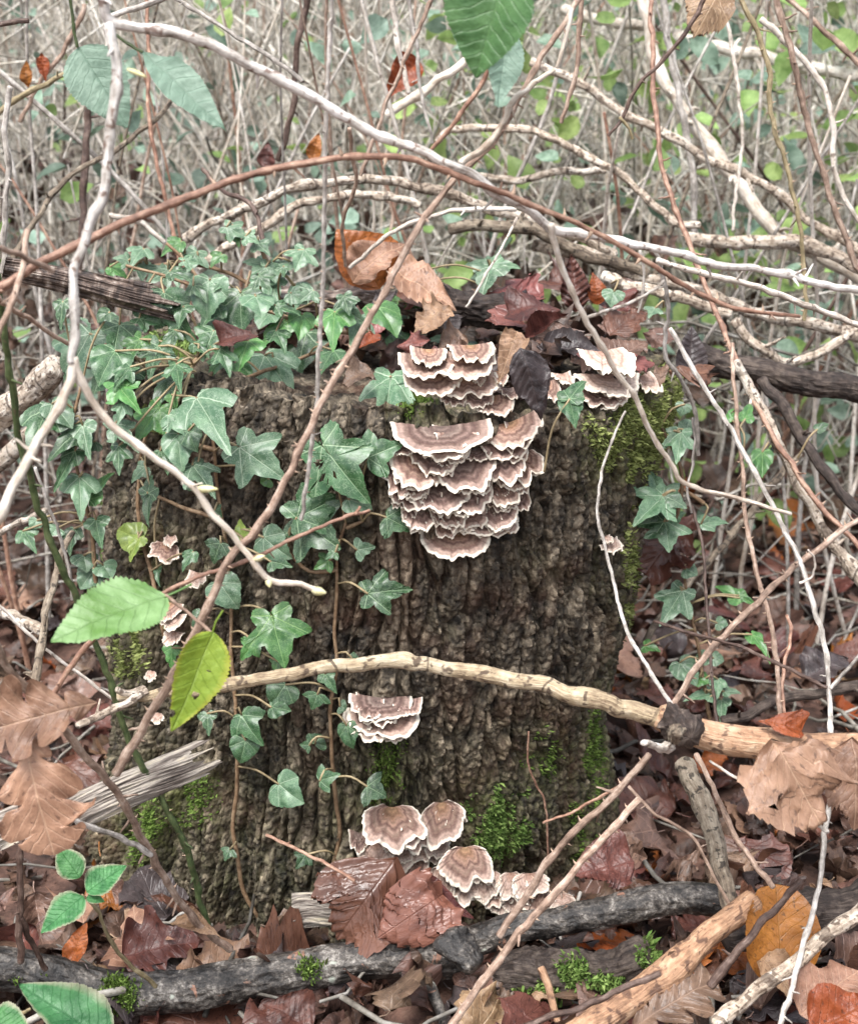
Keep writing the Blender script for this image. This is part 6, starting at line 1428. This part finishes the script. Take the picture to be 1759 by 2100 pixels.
# wet leaves piled on the stump top
rp = random.Random(55)
pile = ['matted wet %s leaf on the stump top %s' % (c_, w_) for w_ in ('behind the rim brackets', 'beside the rolled leaf', 'near the mossy corner', 'under the crossing canes', 'against the dark bark piece') for c_ in ('red-brown', 'dull brown', 'rust-coloured', 'blackish', 'maroon folded', 'torn brown')]
spots_ = {'behind': (850, 1010, 650, 735), 'beside': (1060, 1230, 640, 730), 'near t': (1180, 1370, 690, 775), 'under ': (1000, 1300, 570, 660), 'agains': (760, 1000, 590, 660)}
for q_, lab in enumerate(pile):
    x0, x1, y0, y1 = spots_[lab.split('stump top ')[1][:6]]
    x, y = rp.uniform(x0, x1), rp.uniform(y0, y1); a = rp.uniform(0, 6.283); ln = rp.uniform(60, 105)
    kind = {'red-brown': 'red', 'dull brown': 'brown', 'rust-coloured': 'wet', 'blackish': 'dark', 'maroon folded': 'wet', 'torn brown': 'brown'}[lab.split('wet ')[1].split(' leaf')[0]]
    t_ = (y - 570) / 205
    dead(lab, bl(kind, rp.choice(['ovate', 'oak', 'maple', 'ovate']), rp.uniform(0.6, 0.9), 660 + q_, fold=rp.uniform(-0.5, 0.8), bend=rp.uniform(0.2, 1.6), wr=0.17, nu=10, nv=26, tear=0.4),
         P(x, y, 0.06 - 0.19 * t_), (x + ln * math.cos(a), y + ln * 0.55 * math.sin(a)), (rp.uniform(-.3, .3), -0.5, 0.8), rp.uniform(0.9, 1.2), mr=1.8)
# scattered fallen leaves: a few dozen shapes, shared between copies
SHAPES = []
for kk, kind in enumerate(('red', 'brown', 'red', 'tan', 'dark', 'brown', 'red', 'orange')):
    for q_, (shape, wdt) in enumerate((('ovate', 0.7), ('oak', 0.7), ('round', 0.85), ('maple', 0.9), ('ovate', 0.55))):
        rr = random.Random(kk * 10 + q_)
        SHAPES.append((kind, blade_mesh('dead_leaf', M['dead_' + kind], wdt, shape, fold=rr.uniform(-0.4, 0.6), bend=rr.uniform(-0.8, 2.0), curl=rr.uniform(-0.5, 1.2), wr=rr.uniform(0.10, 0.24),
                       rib=rr.uniform(0.01, 0.035), seed=700 + kk * 10 + q_, nu=8, nv=40 if shape == 'oak' else 18, tear=0.5), {'ovate': 'oval', 'oak': 'deeply lobed', 'round': 'rounded', 'maple': 'broad pointed'}[shape] if wdt != 0.55 else 'narrow'))
LAB = {'red': 'reddish brown fallen leaf', 'brown': 'dull brown fallen leaf', 'tan': 'pale tan fallen leaf', 'dark': 'blackened wet fallen leaf', 'orange': 'orange-brown fallen leaf'}
rl = random.Random(99)
zones = [  # picture polygon boxes, number, where
    ((1190, 1040, 1840, 1500), 95, 'in the litter right of the stump'),
    ((1150, 1480, 1840, 2130), 90, 'on the ground below the cream branch'),
    ((-60, 1040, 240, 1680), 38, 'in the litter left of the stump'),
    ((-60, 1800, 620, 2130), 34, 'around the left end of the grey log'),
    ((560, 2010, 1250, 2140), 22, 'in front of the grey log'),
    ((-60, 480, 420, 760), 12, 'behind the rotting split log'),
]
for (x0, y0, x1, y1), cnt, where in zones:
    for _ in range(cnt):
        px, py = rl.uniform(x0, x1), rl.uniform(y0, y1)
        p = G(px, py, 0.02)
        for _k in range(3): p = G(px, py, gz(p.x, p.y) + 0.012)
        if p.y > 3: continue
        cx_, rx_, ry_ = stump_at(0.05)
        if ((p.x - cx_) / (rx_ + .02)) ** 2 + ((p.y - SY) / (ry_ + .02)) ** 2 < 1: continue
        kind, me, adj = rl.choice(SHAPES)
        L = rl.uniform(0.032, 0.066)
        tilt = Vector((rl.gauss(0, .55), rl.gauss(-0.1, .55), 1)).normalized()
        a = rl.uniform(0, 6.283); y = Vector((math.cos(a), math.sin(a), 0)); y = (y - tilt * y.dot(tilt)).normalized()
        rot = Matrix((y.cross(tilt), y, tilt)).transposed()
        o = link('fallen_leaf', me, None, leaf_matrix(p - y * L * .5 + Vector((0, 0, rl.uniform(-0.004, 0.028))), rot, L, rl.uniform(0.85, 1.2), rl.uniform(0.7, 1.2)))
        lab = adj + ' ' + LAB[kind] + ' ' + where
        tag(o, lab, 'dead leaf', lab.replace(' leaf ', ' leaves ', 1))
# the litter beneath: uncountable leaf scraps
lb = Bag(); rn_ = np.random.default_rng(77)
proto = []
for q_ in range(10):
    me = blade_mesh('scrap', None, 0.75, ['ovate', 'oak', 'round', 'maple', 'ovate'][q_ % 5], fold=0.3 - 0.07 * q_, bend=0.9 - 0.15 * q_, wr=0.2, rib=0.04, seed=900 + q_, nu=6, nv=14, petiole=False, tear=0.4)
    v = np.empty(len(me.vertices) * 3); me.vertices.foreach_get('co', v)
    f = np.array([list(p.vertices) for p in me.polygons]); u = np.zeros((len(me.vertices), 2))
    for lp, uvd in zip(me.loops, me.uv_layers[0].data): u[lp.vertex_index] = uvd.uv
    proto.append((v.reshape(-1, 3), f, u)); bpy.data.meshes.remove(me)
def scatter(bag, n, xr, yr, zlo, zhi, smin, smax, protos, tl=0.5, pw=1.0):
    xs = rn_.uniform(*xr, n); ys = yr[0] + (yr[1] - yr[0]) * rn_.uniform(0, 1, n) ** pw
    zs = gz_np(xs, ys)
    for x, y, z in zip(xs, ys, zs):
        cx_, rx_, ry_ = stump_at(0.05)
        if ((x - cx_) / (rx_ + .0)) ** 2 + ((y - SY) / (ry_ + .0)) ** 2 < 1: continue
        v, f, u = protos[rn_.integers(len(protos))]
        n_ = np.array([rn_.normal(0, tl), rn_.normal(-0.1, tl), 1]); n_ /= np.linalg.norm(n_)
        a = rn_.uniform(0, 6.283); yv = np.array([math.cos(a), math.sin(a), 0]); yv -= n_ * yv.dot(n_); yv /= np.linalg.norm(yv)
        xv = np.cross(yv, n_)
        L = rn_.uniform(smin, smax)
        w = (v * L) @ np.array([xv, yv, n_]) + np.array([x, y, z + rn_.uniform(zlo, zhi)])
        bag.add(w, quads=f, uv=u, a=rn_.uniform(0, 1))
scatter(lb, 3000, (-0.75, 0.75), (-0.62, 0.75), -0.002, 0.018, 0.018, 0.055, proto, 0.6)
scatter(lb, 900, (-1.6, 1.6), (0.5, 2.6), 0.0, 0.04, 0.04, 0.08, proto, 0.6)
tag(link('leaf_litter', lb.mesh('leaf_litter', M['litter'])), 'thick brown litter of rotting leaf scraps covering the ground', 'leaf litter', kind='stuff')

# crumbs of leaf and bark on the stump top
tc = Bag()
for _ in range(230):
    a, rr_ = rn_.uniform(0, 6.283), 0.185 * math.sqrt(rn_.uniform(0.02, 1))
    x, y = float(ctr[0]) + rr_ * math.cos(a), SY + rr_ * math.sin(a)
    if (x < 0.03 and y < 0.04) or y < -0.13: continue
    v, f, u = proto[rn_.integers(len(proto))]
    n_ = np.array([rn_.normal(0, .6), rn_.normal(-.1, .6), 1]); n_ /= np.linalg.norm(n_)
    yv = rn_.normal(0, 1, 3); yv -= n_ * yv.dot(n_); yv /= np.linalg.norm(yv)
    tc.add((v * rn_.uniform(0.02, 0.05)) @ np.array([np.cross(yv, n_), yv, n_]) + np.array([x, y, ZTOP + rn_.uniform(-0.004, 0.016)]), quads=f, uv=u, a=rn_.uniform(0, 0.8))
tag(link('leaf_litter', tc.mesh('stump_top_litter', M['litter'])), 'dark crumbled leaf scraps covering the top of the stump', 'leaf litter', kind='stuff')
# fine sticks lying in the litter
sb = Bag()
for _ in range(420):
    x, y = rn_.uniform(-0.8, 0.8), rn_.uniform(-0.55, 0.9)
    cx_, rx_, ry_ = stump_at(0.05)
    if ((x - cx_) / (rx_ + .05)) ** 2 + ((y - SY) / (ry_ + .05)) ** 2 < 1: continue
    a = rn_.uniform(0, 6.283); L = rn_.uniform(0.04, 0.2); el = rn_.normal(0, 0.12)
    d = np.array([math.cos(a), math.sin(a), el]) * L; t = np.linspace(-.5, .5, 6)[:, None]
    A = np.array([x, y, gz(x, y) + rn_.uniform(0.008, 0.045)]) + d * t + rn_.normal(0, 0.003, (6, 3))
    r = rn_.uniform(0.0008, 0.003)
    V, Q = tube_geo(A, np.linspace(r, r * .6, 6), 5); sb.add(V, quads=Q, a=rn_.uniform(-0.45, 0.15))
tag(link('twig_litter', sb.mesh('twig_litter', M['dry_stems'])), 'fine dead twigs strewn through the leaf litter', 'twigs', kind='stuff')

# moss on the logs in front
def moss_on(o, ell, mat, ln, seed, label):
    me = o.data; v = np.empty(len(me.vertices) * 3); me.vertices.foreach_get('co', v); v = v.reshape(-1, 3) + np.array(WORLD[o.name].translation)
    nn = np.empty(len(me.vertices) * 3); me.vertices.foreach_get('normal', nn); nn = nn.reshape(-1, 3)
    d = v - np.array(CAM); dp = d[:, 1] * CP - d[:, 2] * SP
    px = PW / 2 + F * d[:, 0] / dp; py = PH / 2 - F * (d[:, 1] * SP + d[:, 2] * CP) / dp
    f = np.zeros(len(v))
    for mx, my, ra, rb, st in ell: f = np.maximum(f, st * np.exp(-(((px - mx) / ra) ** 2 + ((py - my) / rb) ** 2)))
    f *= ((-d * nn).sum(1) > -0.02) * np.clip(0.7 + 1.3 * fbm(v * 70, 2, seed), 0, 2)
    rg = np.random.default_rng(seed)
    idx = np.repeat(np.where(f > 0.25)[0], 9)
    idx = idx[rg.random(len(idx)) < np.clip(f[idx] - 0.2, 0, 1)]
    V, T, rn = blades(v[idx] + rg.normal(0, 0.0016, (len(idx), 3)), nn[idx], None, ln, rg)
    moss_object('moss', V, T, rn, M[mat], o.parent or o, label)
root = bpy.data.objects['mossy_stump_root']
moss_on(root, [(1165, 2000, 50, 34, 1.0), (1120, 2030, 60, 24, 0.8), (1335, 1950, 26, 42, 1.0), (1240, 2010, 40, 20, 0.7)], 'moss_bright', 0.0042, 61, 'bright green moss')
moss_on(lg1, [(240, 2040, 42, 40, 0.9), (60, 2010, 50, 30, 0.5), (640, 1985, 40, 24, 0.45)], 'moss_green', 0.0034, 62, 'green moss patch')
# ------------------------------------------------------------------ thicket behind
rt = np.random.default_rng(21)
def stem_path(x, y, h, lean, curve, n=10):
    a = rt.uniform(0, 6.283); t = np.linspace(0, 1, n)
    z0 = gz(x, y) - 0.02
    dx, dy = math.cos(a) * lean, math.sin(a) * lean * 0.6
    cxv, cyv = rt.normal(0, curve), rt.normal(0, curve * 0.5)
    px = x + dx * t * h + cxv * h * t ** 2 * 0.5 + 0.012 * np.cumsum(rt.normal(0, 1, n)) * h * 0.5
    py = y + dy * t * h + cyv * h * t ** 2 * 0.5
    pz = z0 + h * t * (1 - 0.25 * abs(cxv) * t)
    return np.stack([px, py, pz], 1)
# individual stems: those that stand nearest
TW = ['cane_white', 'cane_grey', 'cane_brown', 'pale_twig', 'cane_grey', 'dark_cane', 'mottled_bark', 'cane_white', 'pale_twig', 'cane_grey', 'cane_red']
TL = {'cane_white': 'whitish dry stem in the thicket behind the stump', 'cane_grey': 'grey dry stem in the thicket behind the stump', 'cane_brown': 'brown dry stem in the thicket behind the stump',
      'pale_twig': 'straw-coloured dry stem in the thicket behind the stump', 'dark_cane': 'dark dry stem in the thicket behind the stump', 'mottled_bark': 'mottled dry stem in the thicket behind the stump', 'cane_red': 'reddish dry stem in the thicket behind the stump'}
for q_ in range(190):
    y = 0.34 + 1.5 * rt.uniform() ** 1.3; half = (y + 1.25) * 0.34
    x = rt.uniform(-half, half); m = TW[rt.integers(len(TW))]
    A = stem_path(x, y, rt.uniform(0.55, 1.25), rt.uniform(0, 0.55), 0.35, 9)
    A = catmull(A, 0.03)
    r = rt.uniform(0.0013, 0.0032)
    V, Q = tube_geo(A, np.linspace(r * 1.2, r * 0.6, len(A)), 6, 0.2, q_)
    me, mw = centred('dry_stalk', V, A[0], quads=Q, mats=[M[m]], attrs={'tube': tube_coord(A, np.full(len(A), r), 6) + q_ * 0.37})
    mid = A[len(A) * 2 // 3]; dv = mid - np.array(CAM); pxm = PW / 2 + F * dv[0] / (dv[1] * CP - dv[2] * SP)
    zone = 'behind the pale forked limb' if pxm < 330 else 'above the ivy on the stump' if pxm < 700 else 'behind the large hanging leaf' if pxm < 1150 else 'around the thick bare branch' if pxm < 1500 else 'behind the olive prickly cane'
    lab = TL[m].replace('behind the stump', zone)
    tag(link('dry_stalk', me, None, mw), lab, 'stalk', lab.replace('stem', 'stems'))
# the rest of the thicket, too tangled to count
tb = Bag()
for q_ in range(2300):
    y = 0.9 + 4.6 * rt.uniform() ** 1.15; half = (y + 1.25) * 0.55
    x = rt.uniform(-half, half)
    A = stem_path(x, y, rt.uniform(0.6, 1.2) * (0.75 + 0.22 * y), rt.uniform(0, 0.6), 0.4, 9)
    r = rt.uniform(0.0012, 0.0034) * (0.8 + 0.15 * y)
    V, Q = tube_geo(A, np.linspace(r * 1.2, r * 0.5, len(A)), 4)
    tb.add(V, quads=Q, a=rt.uniform())
# fine twigs lying about in the heap behind the stump
for q_ in range(800):
    y = 0.42 + 1.5 * rt.uniform() ** 1.1; half = (y + 1.25) * 0.36
    x = rt.uniform(-half, half); z = gz(x, y) + rt.uniform(0.0, 0.50) ** 1.0 * (0.55 + 0.5 * min(y, 1))
    a = rt.uniform(0, 6.283); el = rt.normal(0.15, 0.5); L = rt.uniform(0.10, 0.42)
    d = np.array([math.cos(a) * math.cos(el), 0.5 * math.sin(a) * math.cos(el), math.sin(el)]) * L
    t = np.linspace(-0.5, 0.5, 7)[:, None]
    sag = np.array([0, 0, rt.normal(0, 0.12) * L])
    A = np.array([x, y, z]) + d * t + sag * (0.25 - t ** 2) + rt.normal(0, 0.004, (7, 3))
    A[:, 2] = np.maximum(A[:, 2], 0.01)
    r = rt.uniform(0.0009, 0.0024)
    V, Q = tube_geo(A, np.linspace(r, r * 0.6, 7), 4)
    tb.add(V, quads=Q, a=rt.uniform(-0.4, 0.3))
for q_ in range(1250):                              # arching and fallen stems hung up in the thicket
    y = 0.7 + 3.0 * rt.uniform() ** 1.2; half = (y + 1.25) * 0.48
    x = rt.uniform(-half, half); z = gz(x, y) + rt.uniform(0.15, 1.15) * (0.6 + 0.3 * y)
    a = rt.uniform(0, 6.283); el = rt.normal(0.0, 0.6); L = rt.uniform(0.25, 0.9)
    d = np.array([math.cos(a) * math.cos(el), 0.4 * math.sin(a) * math.cos(el), math.sin(el)]) * L
    t = np.linspace(-0.5, 0.5, 9)[:, None]
    A = np.array([x, y, z]) + d * t + np.array([0, 0, abs(rt.normal(0, 0.5)) * L]) * (0.25 - t ** 2) + np.cumsum(rt.normal(0, 0.004, (9, 3)), axis=0)
    r = rt.uniform(0.0009, 0.0022) * (0.8 + 0.12 * y)
    V, Q = tube_geo(A, np.linspace(r, r * 0.5, 9), 4)
    tb.add(V, quads=Q, a=rt.uniform(0, 1))
tag(link('thicket', tb.mesh('thicket', M['dry_stems'])), 'dense tangle of thin dry stems and twigs filling the background', 'thicket', kind='stuff')
# leaves of the thicket
lp_ = []
for q_ in range(5):
    me = blade_mesh('tl', None, 0.7, ['ovate', 'round', 'ovate', 'ovate', 'round'][q_], fold=0.2, bend=0.4, wr=0.05, rib=0.0, seed=950 + q_, nu=4, nv=6, petiole=False)
    v = np.empty(len(me.vertices) * 3); me.vertices.foreach_get('co', v)
    f = np.array([list(p.vertices) for p in me.polygons]); u = np.zeros((len(me.vertices), 2))
    for lq, uvd in zip(me.loops, me.uv_layers[0].data): u[lq.vertex_index] = uvd.uv
    lp_.append((v.reshape(-1, 3), f, u)); bpy.data.meshes.remove(me)
def air_leaves(bag, n, yr, zr, smin, smax, xbias=0.0, pw=1.0, spread=0.40):
    for _ in range(n):
        y = yr[0] + (yr[1] - yr[0]) * rt.uniform() ** pw; half = (y + 1.25) * spread
        x = rt.uniform(-half, half)
        if xbias and rt.uniform() < abs(xbias): x = abs(x) * np.sign(xbias)
        z = gz(x, y) + rt.uniform(*zr) * (0.7 + 0.25 * y)
        v, f, u = lp_[rt.integers(5)]
        n_ = rt.normal(0, 0.6, 3) + np.array([0, -0.4, 0.7]); n_ /= np.linalg.norm(n_)
        yv = rt.normal(0, 1, 3); yv -= n_ * yv.dot(n_); yv /= np.linalg.norm(yv); xv = np.cross(yv, n_)
        L = rt.uniform(smin, smax)
        bag.add((v * L) @ np.array([xv, yv, n_]) + np.array([x, y, z]), quads=f, uv=u, a=rt.uniform())
fb = Bag(); air_leaves(fb, 2700, (0.6, 4.0), (0.05, 1.1), 0.022, 0.05, 0, 1.35)
air_leaves(fb, 5200, (4.2, 9.0), (0.0, 1.3), 0.05, 0.13, 0, 1.0, 0.5)
tag(link('thicket_foliage', fb.mesh('thicket_foliage', M['far_leaf'])), 'grey-green leaves scattered through the background thicket', 'foliage', kind='stuff')
gb = Bag(); air_leaves(gb, 2500, (0.6, 4.0), (0.05, 1.1), 0.022, 0.05, 0.75, 1.35)
air_leaves(gb, 900, (4.0, 8.0), (0.0, 1.3), 0.05, 0.12, 0.6, 1.0, 0.5)
tag(link('thicket_foliage', gb.mesh('thicket_foliage_bright', M['far_leaf_bright'])), 'bright yellow-green leaves scattered through the right of the thicket', 'foliage', kind='stuff')
db = Bag(); 
for _ in range(760):
    y = 0.4 + 1.8 * rt.uniform(); half = (y + 1.25) * 0.36; x = rt.uniform(-half, half * 0.6); z = gz(x, y) + rt.uniform(0, 0.45)
    v, f, u = proto[rt.integers(len(proto))]
    n_ = rt.normal(0, 0.7, 3) + np.array([0, -0.5, 0.5]); n_ /= np.linalg.norm(n_)
    yv = rt.normal(0, 1, 3); yv -= n_ * yv.dot(n_); yv /= np.linalg.norm(yv); xv = np.cross(yv, n_)
    db.add((v * rt.uniform(0.03, 0.06)) @ np.array([xv, yv, n_]) + np.array([x, y, z]), quads=f, uv=u, a=rt.uniform())
tag(link('caught_leaves', db.mesh('caught_leaves', M['litter'])), 'withered brown leaves caught in the brush behind the stump', 'dead leaves', kind='stuff')
